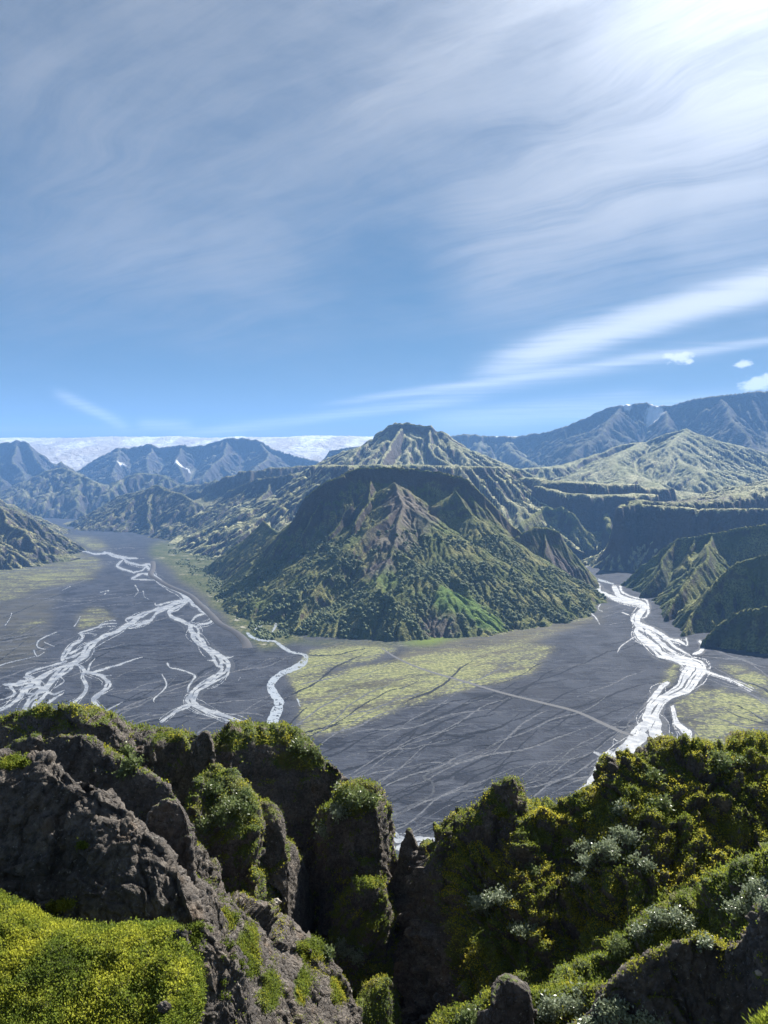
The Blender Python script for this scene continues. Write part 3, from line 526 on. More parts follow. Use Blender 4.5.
def cover(S_label, name, label, n, size, mat, wfun=None, nl=4, up=.6, spread=.7, scale=1.6, bias=0., cat='moss', aspect=.6):
    S = SURF[S_label]; wf = wfun or (lambda V, N, m, x, y: np.clip(m-.35, 0, 1)); r = sample(S, n, wf)
    if r is None: return
    P, N = r; V, Q, T = leaves(P, N, size, up, spread, nl, tonefield(scale, bias), aspect)
    tag(mesh_obj(name, V, Q, mat, dict(tone=T), smooth=False), label, cat, 'stuff')
key = {o: o for o in SURF}
def K(part): return [k for k in SURF if part in k][0]
cover(K('large steep hummocky'), 'moss', 'yellow green moss covering the large hummocky slope', 95000, .080, M_moss, bias=.14, scale=2.0, up=.5, spread=.8)
cover(K('bright yellow green meadow'), 'grass', 'bright moss and small leaved plants of the near meadow', 60000, .034, M_mead, lambda V, N, m, x, y: 1+0*m, nl=5, up=.9, spread=.6, scale=.9, bias=.12, cat='ground cover')
cover(K('bright sunlit bank'), 'grass', 'sunlit grass and moss on the bank above the dark rocks', 26000, .07, M_mead, nl=4, up=1.0, spread=.5, scale=1.3, cat='ground cover', aspect=.4)
cover(K('patch of bright green grass'), 'grass', 'bright green grass tuft at the bottom corner', 6000, .05, M_mead, lambda V, N, m, x, y: 1+0*m, up=1.6, spread=.4, aspect=.25, cat='grass', bias=-.1)
cover(K('mossy rocky knoll'), 'moss', 'moss on the knoll at the bottom of the view', 9000, .06, M_moss)
for p, n, s_ in (('shaded dark green buttress', 16000, .09), ('tall dark cliff', 14000, .12), ('bush topped shoulder', 6000, .11), ('sunlit moss ledge', 5000, .10), ('steep moss and bush', 12000, .09), ('slanting rocky ribs', 16000, .055),
                 ('small sunlit mossy hummock', 4000, .07), ('small mossy topped', 1500, .08), ('dark knob of rock', 1500, .09), ('dark moss flecked', 5000, .08), ('huge rough grey', 3500, .035), ('dark shaded rock outcrop', 3000, .035), ('broken spine', 3000, .03), ('dark sharp edged', 2500, .06)):
    k = K(p); cover(k, 'moss', 'moss growing on the '+k, n, s_, M_moss)

def put_on(px, py):                      # the nearest near surface seen at a picture position
    best = None
    for k, S in SURF.items():
        x, y = S['px']; d = (x-px)**2+(y-py)**2; j = np.argmin(d)
        if d[j] < 16:
            near = np.flatnonzero(d < 16); V = S['V'].reshape(-1, 3)[near]; q = V[np.argmin(V[:, 1])]
            if best is None or q[1] < best[1]: best = q
    return best
def tube(P, r0, r1, k=5):
    P = np.asarray(P, float); n = len(P); T = np.gradient(P, axis=0); T /= np.linalg.norm(T, axis=1)[:, None]; a = np.cross(T, [0.3, .2, .9]); a /= np.linalg.norm(a, axis=1)[:, None]; b = np.cross(T, a)
    r = np.linspace(r0, r1, n)[:, None, None]; an = np.arange(k)*2*math.pi/k; V = P[:, None]+r*(np.cos(an)[None, :, None]*a[:, None]+np.sin(an)[None, :, None]*b[:, None])
    i = np.arange(n-1)[:, None]; j = np.arange(k)[None]; Q = np.stack([i*k+j, i*k+(j+1) % k, (i+1)*k+(j+1) % k, (i+1)*k+j], -1).reshape(-1, 4); return V.reshape(-1, 3), Q
def shrub(px, py, rpx, mat, label, flat=.7, dens=1.0, lean=0.0, leaf=2.3):
    c = put_on(px, py+rpx*.35)
    if c is None: return
    R = .85*rpx*c[1]/F; e = bpy.data.objects.new('shrub', None); C.objects.link(e); e.location = c; e.empty_display_size = R
    tag(e, label, 'shrub', group='low willow shrubs on the crags')
    lobes = rsv.normal(size=(9, 3))*np.array([.5, .45, .3])*R+np.array([0, 0, R*flat*.55]); n = int(420*dens)
    li = rsv.randint(0, 9, n); d = rsv.normal(size=(n, 3)); d /= np.linalg.norm(d, axis=1)[:, None]; d[:, 2] = np.abs(d[:, 2])*.9-.1
    P = lobes[li]+d*R*.42*rsv.uniform(.5, 1.05, (n, 1)); P[:, 2] *= flat*1.1; sz = leaf*c[1]/F
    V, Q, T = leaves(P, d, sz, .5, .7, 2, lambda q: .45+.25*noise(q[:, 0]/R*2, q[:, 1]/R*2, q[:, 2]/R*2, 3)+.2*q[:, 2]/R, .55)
    fo = mesh_obj('foliage', V, Q, mat, dict(tone=T), smooth=False, parent=e)
    VV, QQ, n0 = [], [], 0
    for l in lobes:
        a, q = tube([(0, 0, -.12*R), l*.3+[0, 0, .05*R], l*.7, l+[0, 0, .15*R]], R*.03, R*.008); VV.append(a); QQ.append(q+n0); n0 += len(a)
    mesh_obj('stem', np.concatenate(VV), np.concatenate(QQ), m_twig, parent=e)
# (px, py, radius px, 'w' pale willow / 'g' green bush, label)
SH = [(105, 752, 0, 'g', ''), (128, 748, 9, 'g', 'grey green bush at the top of the shaded moss ledge'), (133, 760, 10, 'g', 'round bush halfway down the moss ledge behind the dark crag'), (122, 770, 6, 'g', 'small bush on the lower end of the moss ledge'),
 (212, 786, 14, 'g', 'broad green bush on top of the sunlit rib in the tall cliff'), (236, 800, 15, 'g', 'grey green bush on the shaded flank of the sunlit rib'), (222, 812, 14, 'g', 'bush in the middle of the sunlit rib'), (205, 824, 10, 'g', 'low bush at the lower edge of the sunlit rib'), (246, 790, 9, 'g', 'small dark bush beside the mossy topped ledge'),
 (302, 742, 8, 'g', 'dark bush standing up from the top edge of the tall cliff'), (316, 750, 6, 'g', 'tiny bush on the far end of the tall cliff top'),
 (352, 797, 15, 'g', 'sunlit bush crowning the cliff shoulder above the ravine'), (372, 796, 12, 'g', 'bush at the outer end of the cliff shoulder'), (338, 812, 11, 'w', 'pale bush on the inner side of the cliff shoulder'), (324, 833, 9, 'w', 'pale leaved bush hanging on the dark cliff wall below the shoulder'),
 (342, 945, 10, 'w', 'grey leaved bush beside the shaded green buttress'), (355, 955, 8, 'w', 'second grey leaved bush lower on the shaded green buttress'), (330, 950, 8, 'g', 'green bush between the scree ribs and the buttress'),
 (482, 905, 13, 'w', 'white leaved willow near the ravine edge of the mossy slope'), (498, 893, 12, 'w', 'pale willow just uphill of the ravine edge of the mossy slope'), (528, 925, 14, 'w', 'broad dull willow below the white leaved willow'),
 (600, 845, 15, 'w', 'bright silvery willow patch in the middle of the mossy slope'), (628, 838, 16, 'w', 'widest silvery willow in the middle of the mossy slope'), (645, 860, 12, 'w', 'silvery willow at the lower edge of the middle patch'), (585, 862, 9, 'w', 'small pale willow toward the ravine from the silvery patch'), (575, 877, 7, 'w', 'tiny willow between silvery patch and lower slope'), (582, 845, 8, 'w', 'small bright willow on the ravine side of the silvery patch'),
 (618, 808, 9, 'w', 'pale willow under the flat corner of the slope crest'), (660, 800, 10, 'g', 'green willow mixed with yellow moss in the upper slope'), (725, 762, 13, 'g', 'olive bush near the crest at the outer end of the slope'), (655, 770, 8, 'g', 'small olive bush right under the crest'), (532, 868, 9, 'g', 'dark bush in the shaded hollow of the slope'),
 (756, 880, 18, 'w', 'tall silvery willow on the bright bank at the border of the view'), (740, 905, 15, 'w', 'wide silvery willow in the bright bank'), (768, 905, 14, 'w', 'silvery willow lowest on the bright bank'), (660, 915, 13, 'w', 'grey willow at the top edge of the bright bank'), (685, 918, 14, 'w', 'blue green willow crossing the top of the bright bank'), (640, 928, 12, 'w', 'grey willow where the bright bank begins'), (700, 938, 9, 'w', 'low grey willow just above the dark rock outcrop'), (618, 945, 10, 'g', 'green bush above the bottom knoll'),
 (575, 1000, 20, 'w', 'large dense grey willow at the bottom of the view'), (610, 1008, 20, 'w', 'large grey willow touching the dark rock outcrop'), (548, 1008, 15, 'w', 'grey willow left of centre in the bottom row of willows'), (590, 1025, 18, 'w', 'lowest grey willow cut by the bottom border'), (640, 1018, 14, 'w', 'fine leaved willow in the shadow of the dark rock outcrop'), (470, 1015, 12, 'g', 'green bush at the bottom on the mossy knoll')]
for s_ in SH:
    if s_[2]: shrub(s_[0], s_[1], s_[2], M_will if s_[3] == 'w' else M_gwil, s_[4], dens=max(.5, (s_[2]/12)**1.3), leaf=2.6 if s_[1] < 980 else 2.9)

# ---- loose boulders
def boulder(px, py, rpx, label, mat, D=None, sq=(1, .8, .85), seed=3):
    c = put_on(px, py+rpx*.6) if D is None else at(px, py+rpx*.6, D)
    if c is None: return
    R = .85*rpx*c[1]/F; u = np.linspace(0, 2*math.pi, 41)[:-1]; v = np.linspace(.02, math.pi-.02, 22); U, Vv = np.meshgrid(u, v); d = np.stack([np.sin(Vv)*np.cos(U), np.sin(Vv)*np.sin(U), np.cos(Vv)], -1).reshape(-1, 3)
    f1, f2, cid, tl = voronoi(d*1.5+seed, seed); r = R*(.82+.28*fbm(d[:, 0]*1.3+seed, d[:, 1]*1.3, d[:, 2]*1.3, 4, seed)+.3*(cid-.5)*np.minimum(1, (f2-f1)*4)+.18*tl+.06*fbm(d[:, 0]*6, d[:, 1]*6, d[:, 2]*6, 3, seed))
    V = d*r[:, None]*np.array(sq); i = np.arange(21)[:, None]; j = np.arange(40)[None]; Q = np.stack([i*40+j, (i+1)*40+j, (i+1)*40+(j+1) % 40, i*40+(j+1) % 40], -1).reshape(-1, 4)
    o = mesh_obj('boulder', V, Q, mat, dict(moss=np.zeros(len(V)), dirt=np.zeros(len(V)))); o.location = c+np.array([0, 0, R*.45]); tag(o, label, 'boulder')
m_pale, t = material('pale_stone'); finish(t, t.mix(t.rng(t.noise(t.pos, 6, 5, .7), .35, .65), (.30, .26, .21), (.44, .40, .33)), .9, t.noise(t.pos, 9, 4), .6, .2)
boulder(276, 901, 6.5, 'single pale boulder wedged in the dark alcove above the scree', m_pale, D=34.5)
boulder(167, 1004, 9, 'rounded grey boulder at the border of the bright meadow', m_rock, seed=5)
boulder(312, 948, 4, 'small dark boulder on the scree rib', m_rock, seed=6)
boulder(756, 970, 5, 'little pale stone stuck on the dark rock outcrop', m_pale, seed=8)
boulder(214, 1012, 8, 'blocky stone lying under the broken spine', m_rock, seed=9)
# ================================================================ valley floor
def inpoly(px, py, poly):
    poly = np.asarray(poly, float); ins = np.zeros(px.shape, bool); n = len(poly)
    for i in range(n):
        x1, y1 = poly[i]; x2, y2 = poly[(i+1) % n]
        if y1 == y2: continue
        c = ((y1 > py) != (y2 > py)) & (px < (x2-x1)*(py-y1)/(y2-y1)+x1); ins ^= c
    return ins
def soft(mask, k):                       # box blur, k cells, twice
    m = mask.astype(float)
    for _ in range(2):
        for ax in (0, 1):
            c = np.cumsum(np.pad(m, [(k+1, k) if a == ax else (0, 0) for a in (0, 1)], mode='edge'), ax)
            m = (np.take(c, range(2*k+1, c.shape[ax]), ax)-np.take(c, range(0, c.shape[ax]-2*k-1), ax))/(2*k+1)
    return m
dy = np.linspace(392, 21, 460); us = np.linspace(-.86, .86, 1150)
Dr = EYE*F/dy; X = us[None, :]*Dr[:, None]; Y = np.repeat(Dr[:, None], len(us), 1)
PX, PY = topx(X, Y, 0*X)
wpx = PX+9*fbm(PX/22, PY/9, 0, 4, 41); wpy = PY+3.5*fbm(PX/22, PY/9, 4, 4, 43)
def region(polys, k=3): 
    return soft(np.any([inpoly(wpx, wpy, p) for p in polys], 0), k)
gxm = X/60; gym = Y/60
# streaks run the way the floods ran: down valley and to the left
streak = fbm((X*.80+Y*.60)/150, (X*-.60+Y*.80)/26, 0, 5, 45, .6); streak2 = fbm((X*.94+Y*.34)/140, (X*-.34+Y*.94)/24, 0, 5, 46, .6)
moss_l = region([[(-40, 566), (20, 562), (78, 549), (100, 556), (104, 566), (98, 577), (70, 585), (40, 590), (10, 600), (-40, 612)], [(74, 616), (96, 607), (110, 612), (118, 618), (104, 623), (80, 631)],
                 [(16, 629), (32, 621), (46, 617), (46, 623), (30, 631), (18, 633)], [(22, 638), (30, 636), (33, 640), (25, 642)], [(60, 535), (95, 537), (115, 548), (100, 552), (80, 545)]])
moss_c = region([[(284, 672), (296, 664), (308, 650), (340, 645), (385, 645), (400, 650), (370, 660), (330, 668), (300, 690), (290, 684)],
                 [(300, 735), (296, 690), (330, 672), (400, 660), (440, 650), (520, 640), (556, 648), (530, 676), (450, 694), (400, 708), (355, 728), (320, 737)]])
moss_p = region([[(395, 655), (430, 642), (480, 628), (540, 618), (585, 614), (600, 606), (590, 622), (560, 634), (520, 648), (500, 662), (440, 676), (400, 672)]])
moss_r = region([[(668, 708), (684, 694), (700, 684), (716, 690), (744, 694), (800, 712), (800, 760), (700, 760), (690, 740), (676, 728)], [(660, 684), (670, 665), (684, 660), (682, 672), (668, 688)],
                 [(712, 692), (726, 686), (750, 700), (740, 706)], [(720, 664), (740, 664), (790, 690), (790, 708), (750, 690), (728, 676)]])
scrub = region([[(150, 545), (170, 541), (232, 530), (262, 545), (300, 560), (300, 640), (262, 650), (240, 632), (222, 612), (196, 590), (170, 568), (152, 556)], [(280, 636), (320, 641), (420, 641), (470, 636), (420, 645), (300, 643)], [(-60, 545), (30, 540), (75, 546), (60, 553), (0, 562), (-60, 570)]])
green = region([[(400, 642), (440, 634), (488, 625), (480, 632), (440, 641), (405, 646)]])
fine_ = fbm(X/14, Y/20, 0, 4, 47, .65); streak = streak+.55*fine_; streak2 = streak2+.5*fine_
gate = lambda s, lo, hi: np.clip((s-lo)/(hi-lo), 0, 1)
moss = np.maximum.reduce([moss_l*gate(streak2, -.45, .25)*.72, moss_c*gate(streak+.25*soft((PX < 400)*(PY < 690), 20), -.8, .2)*.8, moss_p*gate(streak, -.2, .4)*.6, moss_r*gate(streak+.05, -.5, .25)*.85])
tan = np.maximum.reduce([moss_l*.7, moss_p, moss_c*.75, moss_r*.5, soft(np.any([inpoly(wpx, wpy, p) for p in [[(155, 560), (185, 563), (245, 632), (225, 622), (190, 590)], [(-60, 590), (60, 590), (40, 660), (-60, 690)], [(590, 580), (612, 600), (600, 630), (575, 610)]]], 0), 4)*.5])
# gravel bars: low lobes and dry channels, a few decimetres high
chan = fbm((X+55*fbm(X/120, Y/120, 0, 3, 51))/95, (Y+55*fbm(X/120, Y/120, 9, 3, 52))/150, 0, 4, 53, .55, True)
rel = 1.6*(chan-.45)*np.clip((Y-300)/400, .3, 1)+.35*fbm(X/9, Y/9, 0, 3, 54)
wetc = gate(chan, .58, .72)
Zf = (np.minimum(rel, .25)-.25)*.4
V = np.stack([X, Y, Zf], -1).reshape(-1, 3)
m_floor, t = material('black_gravel')
sv = t.n('ShaderNodeMapping', {'Vector': t.pos, 'Rotation': (0, 0, math.radians(-37)), 'Scale': (.35, 1.5, 1.)}).outputs[0]
a = t.noise(sv, 1/38, 6, .65); b = t.noise(t.pos, 1/3.2, 4, .7); c = t.noise(t.pos, 1/170, 4, .55)
a2 = t.noise(sv, 1/40, 5, .55, 1.0)
col = t.mix(t.rng(a, .3, .7), (.015, .018, .025), (.027, .030, .038)); col = t.mix(t.rng(b, .3, .7), col, (.042, .046, .057)); col = t.mix(t.m('MULTIPLY', t.rng(t.noise(t.pos, 1/1.3, 2, .6), .60, .72), .5), col, (.10, .105, .115)); col = t.mix(t.m('MULTIPLY', t.rng(c, .45, .65), .35), col, (.047, .047, .052))
thin2 = t.m('SUBTRACT', 1.0, t.m('MULTIPLY', t.m('ABSOLUTE', t.m('SUBTRACT', t.noise(sv, 1/95, 5, .6, 1.5), .5)), 60.), clamp=True)
dark = t.rng(t.noise(t.n('ShaderNodeMapping', {'Vector': t.pos, 'Rotation': (0, 0, math.radians(-25)), 'Scale': (.5, 1.3, 1.)}).outputs[0], 1/55, 6, .7, .8), .52, .60)
thin = t.m('SUBTRACT', 1.0, t.m('MULTIPLY', t.m('ABSOLUTE', t.m('SUBTRACT', a2, .5)), 45.), clamp=True)
col = t.mix(t.m('MULTIPLY', dark, .6), col, (.012, .014, .019)); col = t.mix(t.m('MULTIPLY', thin, .4), col, (.10, .105, .12)); col = t.mix(t.m('MULTIPLY', thin2, .45), col, (.10, .105, .12))
col = t.mix(t.m('MULTIPLY', t.attr('wet'), .5), col, (.06, .065, .078))
col = t.mix(t.m('MULTIPLY', t.attr('tan'), t.rng(a, .35, .65, .3, .85)), col, t.mix(b, (.075, .068, .045), (.15, .135, .08)))
mfine = t.noise(t.pos, 1/5, 5, .7); mk = t.rng(t.m('ADD', t.attr('moss'), t.m('MULTIPLY', t.m('SUBTRACT', mfine, .5), 1.9)), .25, .85)
mk = t.m('MULTIPLY', mk, t.m('SUBTRACT', 1.0, t.m('MAXIMUM', thin, t.m('MULTIPLY', dark, .55))))
col = t.mix(mk, col, t.mix(t.rng(mfine, .35, .65), (.11, .125, .05), (.27, .27, .12)))
sc = t.noise(t.pos, 1/7, 4, .7); sc2 = t.noise(t.pos, 1/60, 4, .6)
col = t.mix(t.attr('scrub'), col, t.mix(t.rng(sc, .42, .6), t.mix(t.rng(sc2, .4, .6), (.075, .085, .03), (.15, .145, .075)), (.028, .042, .016)))
col = t.mix(t.m('MULTIPLY', t.attr('scrub'), t.m('MULTIPLY', t.rng(sc2, .63, .66), .8)), col, (.34, .32, .27))
col = t.mix(t.attr('green'), col, (.12, .16, .03)); col = t.mix(1.0, col, (.80, .82, .86), 'MULTIPLY')
finish(t, col, .85, t.m('ADD', t.m('MULTIPLY', b, 1.2), t.m('MULTIPLY', a, 2.0)), 1.0, 1.0, .04)
tag(mesh_obj('ground', V, grid_quads(len(dy), len(us)), m_floor, dict(moss=moss, tan=tan, scrub=scrub, green=green, wet=wetc)), 'flat grey gravel plain with streaks of yellow moss filling the valley', 'valley floor', 'structure')
m_out, t = material('outer_plain')
finish(t, t.mix(t.noise(t.pos, 1/300, 6, .6), (.05, .05, .055), (.11, .11, .07)), .9)
tag(mesh_obj('terrain', [(-14000, -1800, -6), (14000, -1800, -6), (14000, 19000, -6), (-14000, 19000, -6)], [(0, 1, 2, 3)], m_out), 'open plain of gravel and heath reaching to the horizon', 'plain', 'structure')

# ================================================================ rivers
m_river, t = material('glacial_water')
n1 = t.noise(t.n('ShaderNodeMapping', {'Vector': t.pos, 'Scale': (1, .5, 1)}).outputs[0], 1/2.5, 5, .7); n0 = t.noise(t.pos, 1/14, 3, .6)
finish(t, t.mix(t.rng(n0, .35, .65), (.11, .125, .15), (.25, .265, .28)), .55, n1, 1.0, .5, .12)
m_clear, t = material('clear_stream')
n1 = t.noise(t.pos, 1/2.5, 5, .7); finish(t, t.mix(t.noise(t.pos, 1/9, 3), (.16, .19, .22), (.34, .36, .38)), .25, n1, .6, .4, .5)
def strands(name, label, L, mat, z0=.04, cat='river', kind='structure', jit=1.0, step=.5, ws=.5, islands=0.0, seed=61):
    """traced courses -> one water sheet: cells of the plain where the course, its frayed edges and its bars say water"""
    S = []
    for k, s in enumerate(L):
        P = np.array([(q[0], q[1], q[2]) for q in s], float); seg = np.hypot(np.diff(P[:, 0]), np.diff(P[:, 1])).sum(); m = max(6, int(seg/.6)); q = spline(P, np.linspace(0, len(P)-1, m)); u = np.arange(m)*.6
        q[:, 0] += jit*1.0*fbm(u/8, u*0+k*3.1, 0, 3, 63); q[:, 1] += jit*.55*fbm(u/8, u*0+k*3.1, 5, 3, 64); q[:, 2] *= ws*(1+.55*jit*fbm(u/5, u*0+k*1.7, 9, 3, 65))*np.clip(1-jit*.8*np.exp(-(m-1-np.arange(m))/6.), .1, 1)
        S.append(q)
    A = np.concatenate(S); x0, x1, y0, y1 = A[:, 0].min()-6, A[:, 0].max()+6, A[:, 1].min()-4, A[:, 1].max()+4
    if A[:, 2].max() > 8: x0 -= 20; x1 += 20
    gx = np.arange(x0, x1, step); gy = np.arange(y0, y1, step); X, Y = np.meshgrid(gx, gy); f = np.full(X.shape, -9.)
    for px, py, w in A:
        w = max(w, .28); r = w+2.5; i0, i1 = np.searchsorted(gx, (px-r*1.3, px+r*1.3)); j0, j1 = np.searchsorted(gy, (py-r, py+r))
        sub = f[j0:j1, i0:i1]; np.maximum(sub, w-np.hypot((X[j0:j1, i0:i1]-px)*.8, (Y[j0:j1, i0:i1]-py)*1.12), out=sub)
    n = fbm(X/3.2, Y/1.6, 0, 4, seed, .6); f2 = f+jit*n*np.clip(.35+.30*f, .3, 1.4)
    if islands: f2 -= islands*np.clip(f-.2, 0, 4)*np.clip(fbm((X+.35*Y)/9, (Y*1-.2*X)/3.2, 3, 4, seed+1, .6, True)-.50, 0, 1)*14+islands*np.clip(f-.8, 0, 2)*(np.abs(fbm(X/6, Y/5, 8, 2, seed+5)) < .022)*3
    inside = f2 > 0; P = ground(X, Y, z0); V = P.reshape(-1, 3); i = np.arange(X.size).reshape(X.shape)
    k = inside[:-1, :-1]; q = np.stack([i[:-1, :-1], i[1:, :-1], i[1:, 1:], i[:-1, 1:]], -1)[k]
    u, inv = np.unique(q, return_inverse=True)
    return tag(mesh_obj(name, V[u], inv.reshape(q.shape), mat), label, cat, kind)
def braid(L, seed=1):
    """wide courses split into wandering threads, with thin side channels beside them"""
    rs = np.random.RandomState(seed); out = []
    for s in L:
        P = np.array([(q[0], q[1], q[2]) for q in s], float); wm = P[:, 2].max()
        if wm < 4.5: out.append(s); continue
        seg = np.hypot(np.diff(P[:, 0]), np.diff(P[:, 1])).sum(); m = max(8, int(seg/2)); S = spline(P, np.linspace(0, len(P)-1, m)); T = np.gradient(S[:, :2], axis=0); T /= np.linalg.norm(T, axis=1)[:, None]+1e-9
        N = np.stack([-T[:, 1], T[:, 0]], 1); n = int(np.clip(wm/3.2, 2, 9)); u = np.arange(m)*2.
        for k in range(n):
            a = (k+.5)/n*2-1; off = S[:, 2]*(.36*a+.38*fbm(u/(7+.5*wm), u*0+k*5.3+seed, 1, 3, seed+k)); w = S[:, 2]*(.80/n)*(1+.6*fbm(u/9, u*0+k, 4, 2, seed+9))+.7
            c = S[:, :2]+N*off[:, None]*np.array([1.15, .8]); out.append([(c[i, 0], c[i, 1], w[i]) for i in range(m)])
        for k in range(max(2, int(seg/16))):
            i0 = rs.randint(0, max(1, m-6)); i1 = min(m-1, i0+rs.randint(5, 18)); sg = rs.choice([-1, 1]); i = np.arange(i0, i1+1); t_ = np.linspace(0, 1, len(i))
            off = sg*(S[i, 2]*.4+(1.5+min(.3*wm, 3))*np.sin(t_*math.pi*rs.uniform(.5, 1.))*rs.uniform(.5, 1.3)); c = S[i, :2]+N[i]*off[:, None]*np.array([1.2, .7]); out.append([(c[j, 0], c[j, 1], .75) for j in range(len(i))])
    return out
left = [ # upper reach
 [(60, 541, 2), (68, 545, 3), (62, 549, 2), (72, 551, 3), (84, 551, 2), (96, 554, 3), (108, 553, 3), (118, 556, 4), (130, 558, 3), (138, 558, 3)],
 [(104, 552, 2), (112, 555, 3), (122, 558, 3), (128, 562, 3), (140, 565, 3), (148, 565, 4), (151, 572, 5), (152, 576, 5)],
 [(122, 560, 2), (117, 565, 3), (120, 568, 3), (131, 571, 3), (134, 573, 3)], [(134, 572, 2), (142, 570, 2), (147, 566, 3)], [(152, 563, 2), (153, 567, 4), (150, 571, 4)], [(148, 574, 4), (140, 574, 3), (134, 577, 3), (132, 579, 2), (145, 579.5, 2), (155, 580, 2)],
 [(151, 574, 5), (157, 579, 5), (168, 586, 5), (180, 592, 6), (188, 598, 8), (194, 603, 7), (200, 607, 5), (206, 613, 5), (213, 617, 4), (209, 622, 3), (198, 625, 2.5), (196, 627, 2)],
 [(188, 598, 7), (184, 601, 5), (172, 604, 5), (160, 608, 4), (146, 613, 4), (138, 617, 6), (130, 623, 5), (118, 630, 6), (104, 636, 5), (92, 643, 7), (86, 650, 9), (80, 658, 9), (72, 663, 7)],
 [(182, 600, 3), (168, 602, 2.5), (156, 605, 2), (155, 603, 1.5)], [(172, 606, 3), (158, 612, 3), (150, 620, 4), (140, 624, 5), (128, 628, 3)], [(138, 616, 3), (128, 618, 3), (126, 621, 2), (134, 624, 4)],
 [(186, 601, 5), (176, 608, 5), (169, 612, 6), (172, 617, 5), (182, 621, 5), (190, 625, 7), (194, 632, 10), (196, 638, 10), (204, 646, 8), (212, 652, 8), (220, 659, 14), (225, 666, 13), (221, 674, 10), (211, 681, 8), (200, 687, 7), (194, 692, 10), (192, 700, 11), (196, 706, 9), (208, 711, 8), (224, 716, 8), (240, 722, 6), (254, 728, 5)],
 [(196, 603, 2), (200, 610, 3), (204, 613, 3), (196, 616, 3), (191, 621, 2)], [(222, 658, 4), (230, 657, 2), (233, 656, 1)], [(190, 704, 6), (180, 709, 5), (170, 715, 4), (160, 722, 4)], [(205, 711, 2), (216, 711, 3), (228, 717, 4)],
 [(212, 660, 3), (207, 660, 2)], [(214, 675, 2), (204, 680, 2), (196, 687, 3)], [(167, 663, 2), (170, 667, 1.6), (182, 670, 2), (194, 675, 2.2), (192, 681, 2), (188, 687, 2), (188, 692, 3)], [(162, 674, 1.2), (166, 683, 2), (163, 690, 2), (154, 698, 2), (154, 702, 1.3)],
 # braids above the near rim
 [(76, 660, 7), (68, 665, 6), (58, 668, 4), (46, 674, 5), (38, 679, 10), (34, 684, 9), (24, 690, 5), (18, 698, 4), (8, 706, 3), (-4, 712, 3)],
 [(72, 664, 7), (66, 670, 6), (58, 677, 5), (48, 685, 7), (40, 691, 8), (34, 696, 6), (28, 702, 5), (23, 711, 6), (22, 716, 6)],
 [(40, 681, 5), (30, 681, 7), (18, 684, 8), (10, 684, 5), (2, 684, 2)], [(10, 686, 4), (14, 693, 3), (6, 698, 2), (-6, 701, 2)], [(22, 690, 5), (20, 698, 4), (10, 704, 3), (-4, 709, 2)],
 [(66, 661, 3), (48, 666, 2), (32, 671, 3), (26, 675, 3), (34, 677, 3)], [(24, 677, 2), (36, 682, 4), (42, 690, 6)], [(30, 686, 2), (26, 693, 4), (34, 693, 4)],
 [(60, 668, 3), (50, 681, 4), (46, 690, 4), (54, 694, 3), (64, 690, 2)], [(46, 693, 3), (40, 700, 4), (34, 705, 3), (40, 708, 3), (48, 703, 3), (56, 697, 3), (64, 692, 1.5)], [(50, 700, 2), (46, 708, 3), (40, 712, 2)], [(36, 700, 2), (32, 707, 3), (38, 711, 2)], [(58, 676, 2), (64, 681, 1.5), (54, 688, 3)],
 [(72, 663, 4), (80, 666, 3), (86, 671, 5), (95, 674, 6), (103, 677, 5), (108, 682, 5), (106, 688, 5), (98, 694, 6), (94, 700, 6), (98, 707, 5), (103, 711, 5)],
 [(84, 670, 2), (82, 677, 3), (86, 683, 5), (85, 690, 5), (80, 697, 4), (72, 704, 4), (66, 707, 3)], [(88, 672, 3), (90, 664, 2), (95, 658, 1)], [(94, 672, 3), (106, 668, 3), (120, 664, 2.4), (134, 659, 1.6), (142, 657, 1)], [(96, 675, 2), (95, 670, 1.6)], [(101, 676, 2), (111, 675, 1.2)],
 [(62, 660, 4), (66, 652, 5), (72, 645, 4), (80, 641, 3), (82, 636, 2), (81, 632, 2), (92, 629, 2), (104, 624, 1.5), (116, 623, 1)], [(70, 653, 3), (76, 650, 3), (82, 647, 3)], [(66, 658, 3), (74, 656, 4), (80, 652, 4)], [(78, 633, 1.5), (96, 634, 1), (92, 636, .8)],
 [(56, 632, 1), (44, 637, 1.6), (37, 642, 1.8), (38, 647, 2), (45, 649, 2)], [(44, 642, 1.2), (54, 646, 1.6)], [(34, 650, 1.5), (37, 656, 1.5), (44, 652, 1)], [(74, 626, 1.4), (78, 620, 1), (80, 616, .8)],
 [(103, 712, 2), (114, 706, 1.5), (122, 702, 1)], [(102, 694, 1.4), (114, 688, 1)], [(135, 585, 1.2), (138, 591, 1), (134, 596, 1)], [(143, 591, 1), (145, 597, 1), (150, 599, 1)], [(5, 625, 1.4), (9, 619, 1.2), (12, 613, 1)], [(70, 586, .8), (62, 590, .8)],
 [(100, 592, 1), (108, 590, 1), (104, 594, .8)], [(-10, 668, 2), (10, 662, 1), (40, 655, 1)], [(240, 677, 1), (160, 704, 1)][:1]+[(238, 680, 1)]]
m_bed, t = material('silt_bed'); bn = t.noise(t.pos, 1/4, 6, .7); finish(t, t.mix(t.rng(bn, .35, .7), (.018, .021, .028), (.055, .06, .07)), .8, bn, .8, .6, .1)
strands('riverbed', 'wet silt bars along the milky braided river', braid(left, 7), m_bed, .015, ws=.85, jit=1.5, seed=71)
strands('river', 'milky braided river splitting into many strands on the wide plain beside the dike', braid(left, 3), m_river, islands=.0, ws=.36)
